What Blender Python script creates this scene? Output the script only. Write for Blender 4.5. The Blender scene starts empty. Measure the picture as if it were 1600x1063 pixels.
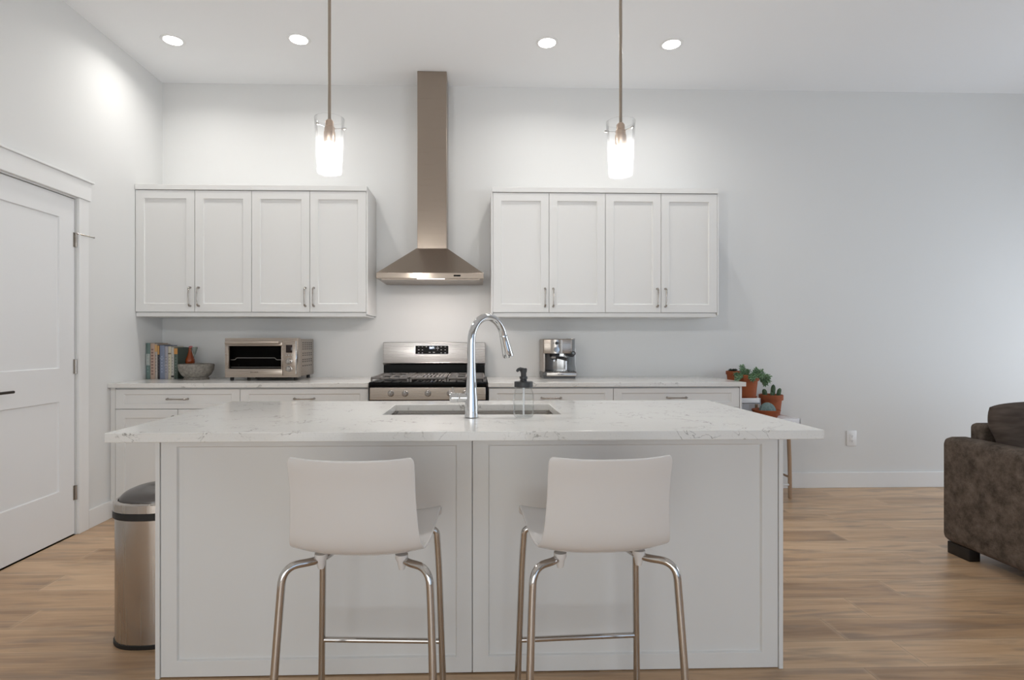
import bpy, bmesh, math, random
from mathutils import Vector, Matrix
random.seed(7)
R = math.radians
scene = bpy.context.scene
COL = scene.collection

# ------------------------------------------------------------------ camera, world, daylight, exposure
cam_d = bpy.data.cameras.new('camera')
cam = bpy.data.objects.new('camera', cam_d); COL.objects.link(cam)
cam.location = (0, 0, 1.2); cam.rotation_euler = (R(90), 0, -0.0277)
cam_d.sensor_width = 36; cam_d.lens = 859.0 / 1600 * 36
cam_d.shift_x = (800 - 767) / 1600; cam_d.shift_y = (533.2 - 531.5) / 1600
cam_d.clip_start = 0.05
scene.camera = cam

scene.view_settings.view_transform = 'Standard'
scene.view_settings.look = 'None'
scene.view_settings.gamma = 1
scene.view_settings.use_curve_mapping = False
scene.view_settings.exposure = 0.0

world = bpy.data.worlds.new('world'); scene.world = world; world.use_nodes = True
wb = world.node_tree.nodes['Background']

def area_light(name, loc, rot, sx, sy, power, color, shape='RECTANGLE', spread=180, parent=None):
    d = bpy.data.lights.new(name, 'AREA'); d.shape = shape; d.size = sx
    if shape == 'RECTANGLE': d.size_y = sy
    d.energy = power; d.color = color; d.spread = R(spread)
    o = bpy.data.objects.new(name, d); COL.objects.link(o)
    o.location = loc; o.rotation_euler = rot
    if parent: o.parent = parent
    return o
# light levels: (power, colour)
LV = {
    'patio': (34, (0.95, 0.98, 1.0)),
    'front': (3, (0.95, 0.98, 1.0)),
    'fillwin': (41, (1.0, 0.925, 0.78)),
    'pot': (4.3, (1.0, 0.98, 0.945)),
    'bulb': (275, (1.0, 0.985, 0.96)),
    'sky': (1.46, (0.54, 0.73, 1.0)),
    'hood': (3.1, (1.0, 0.89, 0.82)),
}
wb.inputs[0].default_value = (*LV['sky'][1], 1); wb.inputs[1].default_value = LV['sky'][0]
# daylight through the patio door in the right wall and two unseen windows behind the camera, one of them sized for fill
area_light('daylight', (5.52, 2.8, 1.10), (R(90), 0, R(90)), 2.3, 2.0, *LV['patio'])
area_light('daylight', (3.1, -2.52, 1.25), (R(90), 0, 0), 2.9, 2.1, *LV['front'])
area_light('daylight', (-0.6, -2.52, 1.05), (R(90), 0, 0), 3.1, 1.8, *LV['fillwin'])  # lamp added inside unseen window_1, broad and low to light camera-facing fronts
scene.cycles.transparent_max_bounces = 32

# ------------------------------------------------------------------ helpers
ORG = {}
def build_object(name, me, parent):
    o = bpy.data.objects.new(name, me); COL.objects.link(o)
    if parent is not None:
        o.parent = parent; ORG[o.name] = ORG.get(parent.name, Vector((0, 0, 0)))
    return o

class MB:
    """collects shapes into one mesh"""
    def __init__(s): s.bm = bmesh.new(); s.mi = 0
    def _faces(s, before):
        for f in s.bm.faces:
            if f.index == -1 or f not in before: pass
    def face(s, vs):
        try:
            f = s.bm.faces.new(vs); f.material_index = s.mi; return f
        except ValueError: return None
    def box(s, x0, x1, y0, y1, z0, z1, bev=0.0, seg=2):
        t = bmesh.new()
        v = [t.verts.new((x, y, z)) for x in (x0, x1) for y in (y0, y1) for z in (z0, z1)]
        for q in ((0,1,3,2),(4,6,7,5),(0,4,5,1),(2,3,7,6),(0,2,6,4),(1,5,7,3)):
            t.faces.new([v[i] for i in q])
        if bev: bmesh.ops.bevel(t, geom=list(t.edges), offset=bev, segments=seg, profile=0.5, affect='EDGES')
        s.join(t); return s
    def join(s, t, mat=None):
        if mat is not None: bmesh.ops.transform(t, matrix=mat, verts=t.verts)
        m = {}
        for v in t.verts: m[v] = s.bm.verts.new(v.co)
        for f in t.faces: s.face([m[v] for v in f.verts])
        t.free()
    def ring_loft(s, rings, cap=True, closed=False):
        rs = [[s.bm.verts.new(p) for p in r] for r in rings]
        n = len(rs[0]); k = len(rs)
        for i in range(k if closed else k - 1):
            a, b = rs[i], rs[(i + 1) % k]
            for j in range(n):
                s.face([a[j], a[(j + 1) % n], b[(j + 1) % n], b[j]])
        if cap and not closed:
            s.face(list(reversed(rs[0]))); s.face(rs[-1])
        return s
    def tube(s, pts, r, n=12, cap=True, closed=False):
        pts = [Vector(p) for p in pts]; k = len(pts)
        rad = r if isinstance(r, (list, tuple)) else [r] * k
        tang = []
        for i in range(k):
            if closed: d = pts[(i + 1) % k] - pts[i - 1]
            else: d = pts[min(i + 1, k - 1)] - pts[max(i - 1, 0)]
            tang.append(d.normalized())
        up = Vector((0, 0, 1)) if abs(tang[0].z) < 0.9 else Vector((1, 0, 0))
        nrm = (up - tang[0] * up.dot(tang[0])).normalized()
        rings = []
        for i in range(k):
            nrm = (nrm - tang[i] * nrm.dot(tang[i])).normalized()
            b = tang[i].cross(nrm)
            rings.append([pts[i] + (nrm * math.cos(a) + b * math.sin(a)) * rad[i] for a in [2 * math.pi * j / n for j in range(n)]])
        s.ring_loft(rings, cap, closed); return s
    def cyl(s, p0, p1, r0, r1=None, n=24):
        return s.tube([p0, p1], [r0, r0 if r1 is None else r1], n)
    def lathe(s, prof, c=(0, 0, 0), n=32, sx=1, sy=1, cap=True):
        rings = [[(c[0] + sx * r * math.cos(2 * math.pi * j / n), c[1] + sy * r * math.sin(2 * math.pi * j / n), c[2] + z) for j in range(n)] for r, z in prof]
        s.ring_loft(rings, cap); return s
    def ball(s, c, rx, ry=None, rz=None, n=16):
        ry = ry or rx; rz = rz or rx
        t = bmesh.new(); bmesh.ops.create_uvsphere(t, u_segments=n, v_segments=max(8, n // 2), radius=1)
        s.join(t, Matrix.Translation(c) @ Matrix.Diagonal((rx, ry, rz, 1))); return s
    def prism(s, poly, axis, a, b):
        def P(u, v, w): return {'x': (w, u, v), 'y': (u, w, v), 'z': (u, v, w)}[axis]
        s.ring_loft([[P(u, v, a) for u, v in poly], [P(u, v, b) for u, v in poly]]); return s
    def slab(s, x0, x1, z0, z1, yf, t, recs=(), d=0.008, lip=0.0):
        """upright slab facing -Y with rectangular recesses in its front"""
        xs = sorted({x0, x1} | {r[0] for r in recs} | {r[1] for r in recs})
        zs = sorted({z0, z1} | {r[2] for r in recs} | {r[3] for r in recs})
        V = {}
        def v(x, y, z):
            k = (round(x, 5), round(y, 5), round(z, 5))
            if k not in V: V[k] = s.bm.verts.new((x, y, z))
            return V[k]
        for i in range(len(xs) - 1):
            for j in range(len(zs) - 1):
                cx, cz = (xs[i] + xs[i+1]) / 2, (zs[j] + zs[j+1]) / 2
                if any(r[0] < cx < r[1] and r[2] < cz < r[3] for r in recs): continue
                s.face([v(xs[i], yf, zs[j]), v(xs[i+1], yf, zs[j]), v(xs[i+1], yf, zs[j+1]), v(xs[i], yf, zs[j+1])])
        for a, b, c, e in recs:
            xa = [x for x in xs if a - 1e-6 <= x <= b + 1e-6]; za = [z for z in zs if c - 1e-6 <= z <= e + 1e-6]
            def dn(x, z):
                return (min(max(x, a + lip), b - lip), yf + d, min(max(z, c + lip), e - lip))
            for i in range(len(xa) - 1):
                for z, fl in ((c, 0), (e, 1)):
                    q = [v(xa[i], yf, z), v(xa[i+1], yf, z), v(*dn(xa[i+1], z)), v(*dn(xa[i], z))]
                    s.face(q[::-1] if fl else q)
            for j in range(len(za) - 1):
                for x, fl in ((a, 1), (b, 0)):
                    q = [v(x, yf, za[j]), v(x, yf, za[j+1]), v(*dn(x, za[j+1])), v(*dn(x, za[j]))]
                    s.face(q[::-1] if fl else q)
            s.face([v(*dn(x, z)) for x, z in [(x, c) for x in xa] + [(b, z) for z in za[1:]] + [(x, e) for x in xa[::-1][1:]] + [(a, z) for z in za[::-1][1:-1]]])
        yb = yf + t
        for j in range(len(zs) - 1):
            s.face([v(x0, yf, zs[j]), v(x0, yf, zs[j+1]), v(x0, yb, zs[j+1]), v(x0, yb, zs[j])])
            s.face([v(x1, yf, zs[j]), v(x1, yb, zs[j]), v(x1, yb, zs[j+1]), v(x1, yf, zs[j+1])])
        for i in range(len(xs) - 1):
            s.face([v(xs[i], yf, z0), v(xs[i], yb, z0), v(xs[i+1], yb, z0), v(xs[i+1], yf, z0)])
            s.face([v(xs[i], yf, z1), v(xs[i+1], yf, z1), v(xs[i+1], yb, z1), v(xs[i], yb, z1)])
        s.face([v(x, yb, z0) for x in xs] + [v(x1, yb, z) for z in zs[1:]] + [v(x, yb, z1) for x in xs[::-1][1:]] + [v(x0, yb, z) for z in zs[::-1][1:-1]])
        return s
    def xf(s, m): bmesh.ops.transform(s.bm, matrix=m, verts=s.bm.verts); return s
    def build(s, name, mats, parent=None, bevel=0.0, smooth=40, bseg=2):
        if parent is not None:
            bmesh.ops.translate(s.bm, vec=-ORG.get(parent.name, Vector((0, 0, 0))), verts=s.bm.verts)
        bmesh.ops.recalc_face_normals(s.bm, faces=s.bm.faces)
        lim = R(smooth)
        for f in s.bm.faces: f.smooth = True
        for e in s.bm.edges:
            if len(e.link_faces) != 2 or e.calc_face_angle(3.2) > lim: e.smooth = False
        me = bpy.data.meshes.new(name); s.bm.to_mesh(me); s.bm.free()
        for m in (mats if isinstance(mats, (list, tuple)) else [mats]): me.materials.append(m)
        o = build_object(name, me, parent)
        if bevel:
            b = o.modifiers.new('edge', 'BEVEL'); b.width = bevel; b.segments = bseg; b.limit_method = 'ANGLE'; b.angle_limit = R(40)
            b.harden_normals = False
        return o

def thing(name, label, cat, loc=(0, 0, 0), rz=0, group=None):
    o = bpy.data.objects.new(name, None); COL.objects.link(o)
    o.empty_display_size = 0.05; o.location = loc; o.rotation_euler = (0, 0, rz)
    ORG[o.name] = Vector(loc)
    tag(o, label, cat, group); return o
def local(o):            # children of o are written in o's own coordinates
    ORG[o.name] = Vector((0, 0, 0)); return o
def tag(o, label, cat, group=None):
    o['label'] = label; o['category'] = cat
    if group: o['group'] = group
    return o
def struct(o): o['kind'] = 'structure'; return o
def lab(o, t): o['label'] = t; return o
def copy_tree(o, parent=None, label=None):
    kids = [c for c in bpy.data.objects if c.parent == o]
    c = o.copy(); COL.objects.link(c)
    if parent is not None: c.parent = parent
    if label: c['label'] = label
    for k in kids: copy_tree(k, c)
    return c
def arc(c, r, a0, a1, n, plane='xz'):
    out = []
    for i in range(n + 1):
        a = R(a0 + (a1 - a0) * i / n); u, w = r * math.cos(a), r * math.sin(a)
        out.append({'xz': (c[0] + u, c[1], c[2] + w), 'yz': (c[0], c[1] + u, c[2] + w), 'xy': (c[0] + u, c[1] + w, c[2])}[plane])
    return out
def round_path(pts, r, n=6):
    pts = [Vector(p) for p in pts]; out = [pts[0]]
    for i in range(1, len(pts) - 1):
        a, b, c = pts[i-1], pts[i], pts[i+1]
        d0, d1 = (a - b), (c - b); q = min(r, d0.length * .49, d1.length * .49)
        p0, p1 = b + d0.normalized() * q, b + d1.normalized() * q
        for k in range(n + 1):
            t = k / n; out.append(p0 * (1-t)**2 + b * 2 * t * (1-t) + p1 * t * t)
    out.append(pts[-1]); return out

# ------------------------------------------------------------------ materials
def mat(name, col, rough=0.5, metal=0.0, spec=0.5, bump=None, coat=0.0, aniso=0.0, emit=None, estr=0.0, var=None):
    m = bpy.data.materials.new(name); m.use_nodes = True; nt = m.node_tree
    p = nt.nodes['Principled BSDF']
    p.inputs['Base Color'].default_value = (*col, 1); p.inputs['Roughness'].default_value = rough
    p.inputs['Metallic'].default_value = metal; p.inputs['Specular IOR Level'].default_value = spec
    p.inputs['Coat Weight'].default_value = coat
    if aniso: p.inputs['Anisotropic'].default_value = aniso
    if emit: p.inputs['Emission Color'].default_value = (*emit, 1); p.inputs['Emission Strength'].default_value = estr
    if bump or var:
        tc = nt.nodes.new('ShaderNodeTexCoord'); mp = nt.nodes.new('ShaderNodeMapping'); nz = nt.nodes.new('ShaderNodeTexNoise')
        sc = (bump or var)[0]
        nt.links.new(tc.outputs['Object'], mp.inputs[0]); mp.inputs['Scale'].default_value = sc if isinstance(sc, tuple) else (sc,) * 3
        nt.links.new(mp.outputs[0], nz.inputs['Vector']); nz.inputs['Scale'].default_value = 1; nz.inputs['Detail'].default_value = 3
        if bump:
            b = nt.nodes.new('ShaderNodeBump'); b.inputs['Strength'].default_value = bump[1]; b.inputs['Distance'].default_value = bump[2]
            nt.links.new(nz.outputs['Fac'], b.inputs['Height']); nt.links.new(b.outputs[0], p.inputs['Normal'])
        if var:
            mx = nt.nodes.new('ShaderNodeMix'); mx.data_type = 'RGBA'
            mx.inputs['A'].default_value = (*col, 1); mx.inputs['B'].default_value = (*var[1], 1)
            rp = nt.nodes.new('ShaderNodeMapRange'); rp.inputs[1].default_value = .35; rp.inputs[2].default_value = .65
            nt.links.new(nz.outputs['Fac'], rp.inputs[0]); nt.links.new(rp.outputs[0], mx.inputs['Factor'])
            nt.links.new(mx.outputs['Result'], p.inputs['Base Color'])
    return m
def N(nt, t, **kw):
    n = nt.nodes.new('ShaderNode' + t)
    for k, v in kw.items(): setattr(n, k, v)
    return n
def math_(nt, op, a, b=None, c=None):
    n = N(nt, 'Math', operation=op)
    for i, x in enumerate((a, b, c)):
        if x is None: continue
        if isinstance(x, (int, float)): n.inputs[i].default_value = x
        else: nt.links.new(x, n.inputs[i])
    return n.outputs[0]

def floor_material():
    m = bpy.data.materials.new('oak_planks'); m.use_nodes = True; nt = m.node_tree; L = nt.links.new
    p = nt.nodes['Principled BSDF']
    tc = N(nt, 'TexCoord'); sp = N(nt, 'SeparateXYZ'); L(tc.outputs['Object'], sp.inputs[0])
    X, Y = sp.outputs[0], sp.outputs[1]
    W, LEN = 0.18, 1.22
    ry = math_(nt, 'DIVIDE', Y, W); row = math_(nt, 'FLOOR', ry)
    wn = N(nt, 'TexWhiteNoise', noise_dimensions='1D'); L(row, wn.inputs['W'])
    rx = math_(nt, 'ADD', math_(nt, 'DIVIDE', X, LEN), math_(nt, 'MULTIPLY', wn.outputs['Value'], 7.0)); colm = math_(nt, 'FLOOR', rx)
    cv = N(nt, 'CombineXYZ'); L(row, cv.inputs[0]); L(colm, cv.inputs[1])
    w2 = N(nt, 'TexWhiteNoise', noise_dimensions='2D'); L(cv.outputs[0], w2.inputs['Vector'])
    rnd = w2.outputs['Value']
    # grain stretched along X, shifted per plank
    gv = N(nt, 'CombineXYZ'); L(math_(nt, 'MULTIPLY', X, 1.6), gv.inputs[0]); L(math_(nt, 'MULTIPLY', Y, 16.0), gv.inputs[1]); L(math_(nt, 'MULTIPLY', rnd, 37.0), gv.inputs[2])
    g1 = N(nt, 'TexNoise'); L(gv.outputs[0], g1.inputs['Vector']); g1.inputs['Scale'].default_value = 1.2; g1.inputs['Detail'].default_value = 6; g1.inputs['Distortion'].default_value = 0.6
    gf = N(nt, 'CombineXYZ'); L(math_(nt, 'MULTIPLY', X, 6.0), gf.inputs[0]); L(math_(nt, 'MULTIPLY', Y, 130.0), gf.inputs[1]); L(math_(nt, 'MULTIPLY', rnd, 11.0), gf.inputs[2])
    g2 = N(nt, 'TexNoise'); L(gf.outputs[0], g2.inputs['Vector']); g2.inputs['Scale'].default_value = 1.0; g2.inputs['Detail'].default_value = 4
    kv = N(nt, 'CombineXYZ'); L(math_(nt, 'MULTIPLY', X, 2.2), kv.inputs[0]); L(math_(nt, 'MULTIPLY', Y, 17.0), kv.inputs[1]); L(math_(nt, 'MULTIPLY', rnd, 53.0), kv.inputs[2])
    g3 = N(nt, 'TexNoise'); L(kv.outputs[0], g3.inputs['Vector']); g3.inputs['Scale'].default_value = 1.0; g3.inputs['Detail'].default_value = 6; g3.inputs['Distortion'].default_value = .8
    cr = N(nt, 'ValToRGB'); e = cr.color_ramp.elements
    e[0].position = .25; e[0].color = (0.27, 0.16, 0.086, 1); e[1].position = .75; e[1].color = (0.70, 0.49, 0.305, 1)
    x = e.new(.5); x.color = (0.53, 0.34, 0.195, 1)
    mixv = math_(nt, 'ADD', math_(nt, 'MULTIPLY', g1.outputs['Fac'], .55), math_(nt, 'ADD', math_(nt, 'MULTIPLY', g2.outputs['Fac'], .2), math_(nt, 'MULTIPLY', rnd, .25)))
    L(mixv, cr.inputs[0])
    # darker smoky patches of the grain
    mr = N(nt, 'MapRange'); L(g3.outputs['Fac'], mr.inputs[0]); mr.inputs[1].default_value = .50; mr.inputs[2].default_value = .72; mr.inputs[3].default_value = 0; mr.inputs[4].default_value = .75
    mx = N(nt, 'Mix', data_type='RGBA'); L(mr.outputs[0], mx.inputs['Factor']); L(cr.outputs[0], mx.inputs['A']); mx.inputs['B'].default_value = (0.24, 0.175, 0.13, 1)
    # seams
    fy = math_(nt, 'FRACT', ry); ey = math_(nt, 'MINIMUM', fy, math_(nt, 'SUBTRACT', 1.0, fy))
    fx = math_(nt, 'FRACT', rx); ex = math_(nt, 'MULTIPLY', math_(nt, 'MINIMUM', fx, math_(nt, 'SUBTRACT', 1.0, fx)), LEN / W)
    edge = math_(nt, 'MINIMUM', ey, ex); seam = math_(nt, 'LESS_THAN', edge, 0.008)
    lt = N(nt, 'MapRange'); L(edge, lt.inputs[0]); lt.inputs[1].default_value = .01; lt.inputs[2].default_value = .10; lt.inputs[3].default_value = .35; lt.inputs[4].default_value = 0
    ml = N(nt, 'Mix', data_type='RGBA'); L(lt.outputs[0], ml.inputs['Factor']); L(mx.outputs['Result'], ml.inputs['A']); ml.inputs['B'].default_value = (0.66, 0.47, 0.30, 1)
    m2 = N(nt, 'Mix', data_type='RGBA'); L(math_(nt, 'MULTIPLY', seam, .45), m2.inputs['Factor']); L(ml.outputs['Result'], m2.inputs['A']); m2.inputs['B'].default_value = (0.12, 0.075, 0.045, 1)
    L(m2.outputs['Result'], p.inputs['Base Color'])
    bp = N(nt, 'Bump'); bp.inputs['Strength'].default_value = .25; bp.inputs['Distance'].default_value = .0015
    L(math_(nt, 'SUBTRACT', g2.outputs['Fac'], math_(nt, 'MULTIPLY', seam, 1.5)), bp.inputs['Height']); L(bp.outputs[0], p.inputs['Normal'])
    p.inputs['Roughness'].default_value = .34; p.inputs['Specular IOR Level'].default_value = .6
    return m

def quartz_material():
    m = bpy.data.materials.new('white_quartz'); m.use_nodes = True; nt = m.node_tree; L = nt.links.new
    p = nt.nodes['Principled BSDF']; tc = N(nt, 'TexCoord')
    mp = N(nt, 'Mapping'); L(tc.outputs['Object'], mp.inputs[0]); mp.inputs['Scale'].default_value = (8, 10, 10)
    n1 = N(nt, 'TexNoise'); L(mp.outputs[0], n1.inputs['Vector']); n1.inputs['Scale'].default_value = 1.0; n1.inputs['Detail'].default_value = 5; n1.inputs['Distortion'].default_value = 1.2
    rid = math_(nt, 'ABSOLUTE', math_(nt, 'SUBTRACT', n1.outputs['Fac'], .5))
    line = N(nt, 'MapRange'); L(rid, line.inputs[0]); line.inputs[1].default_value = 0; line.inputs[2].default_value = .011; line.inputs[3].default_value = 1; line.inputs[4].default_value = 0
    n2 = N(nt, 'TexNoise'); L(tc.outputs['Object'], n2.inputs['Vector']); n2.inputs['Scale'].default_value = 9; n2.inputs['Detail'].default_value = 2
    mk = N(nt, 'MapRange'); L(n2.outputs['Fac'], mk.inputs[0]); mk.inputs[1].default_value = .47; mk.inputs[2].default_value = .62
    n3 = N(nt, 'TexNoise'); L(tc.outputs['Object'], n3.inputs['Vector']); n3.inputs['Scale'].default_value = 160; n3.inputs['Detail'].default_value = 2
    sk = N(nt, 'MapRange'); L(n3.outputs['Fac'], sk.inputs[0]); sk.inputs[1].default_value = .55; sk.inputs[2].default_value = .75; sk.inputs[4].default_value = .10
    f = math_(nt, 'ADD', math_(nt, 'MULTIPLY', math_(nt, 'MULTIPLY', line.outputs[0], mk.outputs[0]), .85), sk.outputs[0])
    mx = N(nt, 'Mix', data_type='RGBA'); L(f, mx.inputs['Factor']); mx.inputs['A'].default_value = (0.76, 0.745, 0.715, 1); mx.inputs['B'].default_value = (0.24, 0.225, 0.20, 1)
    L(mx.outputs['Result'], p.inputs['Base Color']); p.inputs['Roughness'].default_value = .12
    p.inputs['Specular IOR Level'].default_value = .5
    return m

def steel_material(name, col, rough, axis='x', aniso=0.0):
    """brushed stainless: fine streaks along one axis"""
    m = bpy.data.materials.new(name); m.use_nodes = True; nt = m.node_tree; L = nt.links.new
    p = nt.nodes['Principled BSDF']; tc = N(nt, 'TexCoord'); mp = N(nt, 'Mapping'); L(tc.outputs['Object'], mp.inputs[0])
    mp.inputs['Scale'].default_value = {'x': (2, 400, 400), 'z': (90, 90, 1.2), 'n': (60, 60, 60)}[axis]
    nz = N(nt, 'TexNoise'); L(mp.outputs[0], nz.inputs['Vector']); nz.inputs['Scale'].default_value = 1
    mr = N(nt, 'MapRange'); L(nz.outputs['Fac'], mr.inputs[0]); mr.inputs[3].default_value = rough * .75; mr.inputs[4].default_value = rough * 1.3
    L(mr.outputs[0], p.inputs['Roughness']); p.inputs['Metallic'].default_value = 1; p.inputs['Base Color'].default_value = (*col, 1)
    if aniso:   # brushed along x: highlights smear upright
        tv = N(nt, 'CombineXYZ'); tv.inputs[2].default_value = 1.0; L(tv.outputs[0], p.inputs['Tangent']); p.inputs['Anisotropic'].default_value = aniso
    bp = N(nt, 'Bump'); bp.inputs['Strength'].default_value = .04; bp.inputs['Distance'].default_value = .0005
    L(nz.outputs['Fac'], bp.inputs['Height']); L(bp.outputs[0], p.inputs['Normal'])
    return m

def thin_glass(name, tint=(1, 1, 1), milky=0.0, edge=0.12):
    m = bpy.data.materials.new(name); m.use_nodes = True; nt = m.node_tree; L = nt.links.new
    nt.nodes.remove(nt.nodes['Principled BSDF']); out = nt.nodes['Material Output']
    tr = N(nt, 'BsdfTransparent'); tr.inputs[0].default_value = (*tint, 1)
    gl = N(nt, 'BsdfGlossy'); gl.inputs['Roughness'].default_value = .02
    lw = N(nt, 'LayerWeight'); lw.inputs[0].default_value = edge
    mx = N(nt, 'MixShader'); L(math_(nt, 'MULTIPLY', lw.outputs['Fresnel'], .5), mx.inputs[0]); L(tr.outputs[0], mx.inputs[1]); L(gl.outputs[0], mx.inputs[2])
    if milky:
        df = N(nt, 'BsdfTranslucent'); df.inputs[0].default_value = (.95, .95, .95, 1)
        di = N(nt, 'BsdfDiffuse'); di.inputs[0].default_value = (.95, .95, .95, 1)
        ad = N(nt, 'MixShader'); ad.inputs[0].default_value = .5; L(df.outputs[0], ad.inputs[1]); L(di.outputs[0], ad.inputs[2])
        m2 = N(nt, 'MixShader')
        fc = N(nt, 'LayerWeight'); fc.inputs[0].default_value = .35
        L(math_(nt, 'ADD', math_(nt, 'MULTIPLY', fc.outputs['Facing'], milky * 2.5), milky * .5), m2.inputs[0])
        L(mx.outputs[0], m2.inputs[1]); L(ad.outputs[0], m2.inputs[2]); L(m2.outputs[0], out.inputs[0])
    else: L(mx.outputs[0], out.inputs[0])
    return m

M = {}
M['wall'] = mat('wall_paint', (0.73, 0.73, 0.72), .75, spec=.25, bump=(90, .06, .002))
M['ceil'] = mat('ceiling_paint', (0.86, 0.87, 0.88), .9, spec=.1, bump=(120, .06, .002))
M['trim'] = mat('trim_paint', (0.80, 0.80, 0.795), .45, spec=.4)
M['cab'] = mat('cabinet_paint', (0.76, 0.755, 0.74), .42, spec=.4)
M['cab_in'] = mat('cabinet_gap', (0.30, 0.29, 0.28), .7)
M['floor'] = floor_material()
M['quartz'] = quartz_material()
M['steel'] = steel_material('brushed_steel', (0.56, 0.53, 0.50), .26, 'x')
M['steel_v'] = steel_material('brushed_steel_upright', (0.50, 0.465, 0.43), .25, 'z')
M['hood'] = steel_material('warm_brushed_steel', (0.36, 0.30, 0.25), .21, 'x', .85)
M['chimney'] = steel_material('warm_chimney_steel', (0.36, 0.30, 0.25), .30, 'x')
M['guard'] = steel_material('range_guard_steel', (0.42, 0.40, 0.385), .28, 'x')
M['oven_steel'] = steel_material('warm_oven_steel', (0.43, 0.37, 0.32), .28, 'x')
M['range_steel'] = steel_material('range_panel_steel', (0.52, 0.46, 0.40), .28, 'x')
M['dial'] = mat('dial_metal', (0.42, 0.40, 0.38), .22, 1.0)
M['chrome'] = mat('chrome', (0.64, 0.65, 0.66), .06, 1.0)
M['leg_chrome'] = mat('tube_chrome', (0.56, 0.54, 0.52), .10, 1.0)
M['nickel'] = mat('satin_nickel', (0.40, 0.37, 0.34), .25, 1.0)
M['rod'] = mat('brushed_nickel_rod', (0.42, 0.36, 0.30), .28, 1.0)
M['socket'] = mat('socket_metal', (0.62, 0.48, 0.38), .3, 1.0)
M['black'] = mat('black_enamel', (0.005, 0.005, 0.005), .22, spec=.1)
M['black_glass'] = mat('black_glass', (0.006, 0.006, 0.007), .05)
M['iron'] = mat('cast_iron', (0.20, 0.185, 0.175), .42, .2, bump=(300, .2, .001))
M['rubber'] = mat('black_rubber', (0.012, 0.012, 0.012), .55)
M['matte_black'] = mat('matte_black_plastic', (0.035, 0.036, 0.038), .45)
M['grey_plastic'] = mat('grey_plastic', (0.10, 0.10, 0.10), .4)
M['shell'] = mat('white_stool_plastic', (0.70, 0.675, 0.655), .16, spec=.5)
M['white_plastic'] = mat('white_plastic', (0.82, 0.82, 0.82), .3)
M['print'] = mat('dark_print', (0.05, 0.035, 0.025), .5)
M['white_print'] = mat('white_print', (0.6, 0.6, 0.6), .5)
M['digits'] = mat('lit_digits', (0.5, 0.7, 1), .5, emit=(0.75, 0.88, 1.0), estr=3.0)
M['screen'] = mat('screen_glass', (0.004, 0.008, 0.02), .08)
M['terracotta'] = mat('terracotta', (0.38, 0.105, 0.04), .7, spec=.3, var=(14, (0.30, 0.085, 0.035)))
M['soil'] = mat('soil', (0.03, 0.018, 0.012), .9, bump=(200, .8, .004))
M['leaf'] = mat('succulent_leaf', (0.10, 0.19, 0.10), .5, var=(30, (0.17, 0.28, 0.15)))
M['leaf_dark'] = mat('dark_rosette', (0.035, 0.05, 0.035), .5)
M['cactus'] = mat('cactus_green', (0.04, 0.085, 0.035), .6, var=(60, (0.075, 0.13, 0.06)))
M['blue_cactus'] = mat('blue_cactus', (0.11, 0.18, 0.18), .75, var=(80, (0.19, 0.26, 0.25)))
M['wood'] = mat('pale_wood', (0.47, 0.32, 0.21), .5, var=((20, 20, 2), (0.38, 0.25, 0.16)))
M['stand_white'] = mat('stand_white', (0.78, 0.78, 0.80), .4)
def rough_noise(m):
    for n in m.node_tree.nodes:
        if n.type == 'TEX_NOISE': n.inputs['Detail'].default_value = 9; n.inputs['Roughness'].default_value = .78
    return m
M['sofa'] = rough_noise(mat('brown_chenille', (0.050, 0.038, 0.030), .95, spec=.15, var=(16, (0.165, 0.130, 0.106))))
M['sofa_cushion'] = mat('brown_cushion_cloth', (0.065, 0.050, 0.042), .95, spec=.15, var=((8, 8, 40), (0.105, 0.083, 0.070)))
M['foot'] = mat('dark_wood_foot', (0.012, 0.010, 0.009), .4)
M['stone'] = mat('grey_stone', (0.17, 0.155, 0.135), .85, var=(60, (0.27, 0.25, 0.22)), )
M['bulb'] = mat('lit_bulb', (1, 1, 1), .5, emit=LV['bulb'][1], estr=LV['bulb'][0])
M['lens'] = mat('lit_lens', (1, 1, 1), .5, emit=(1.0, 0.97, 0.92), estr=22)
M['strip'] = mat('lit_hood_strip', (1, 1, 1), .5, emit=(1.0, 0.92, 0.84), estr=2.5)
M['shade'] = thin_glass('seeded_glass', (0.985, 0.985, 0.985), milky=.009, edge=.16)
M['jar'] = thin_glass('jar_glass', (0.97, 0.975, 0.975), edge=.09)
M['soap'] = thin_glass('clear_soap', (0.975, 0.98, 0.98), edge=.04)
M['pane'] = thin_glass('window_glass', (0.97, 0.98, 0.98), edge=.10)
M['amber'] = mat('amber_glaze', (0.23, 0.045, 0.010), .15)
M['pink'] = mat('pink_glaze', (0.45, 0.13, 0.14), .4)
M['paper'] = mat('book_pages', (0.62, 0.56, 0.46), .8)
M['door'] = mat('door_paint', (0.78, 0.785, 0.79), .4, spec=.4)

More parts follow.
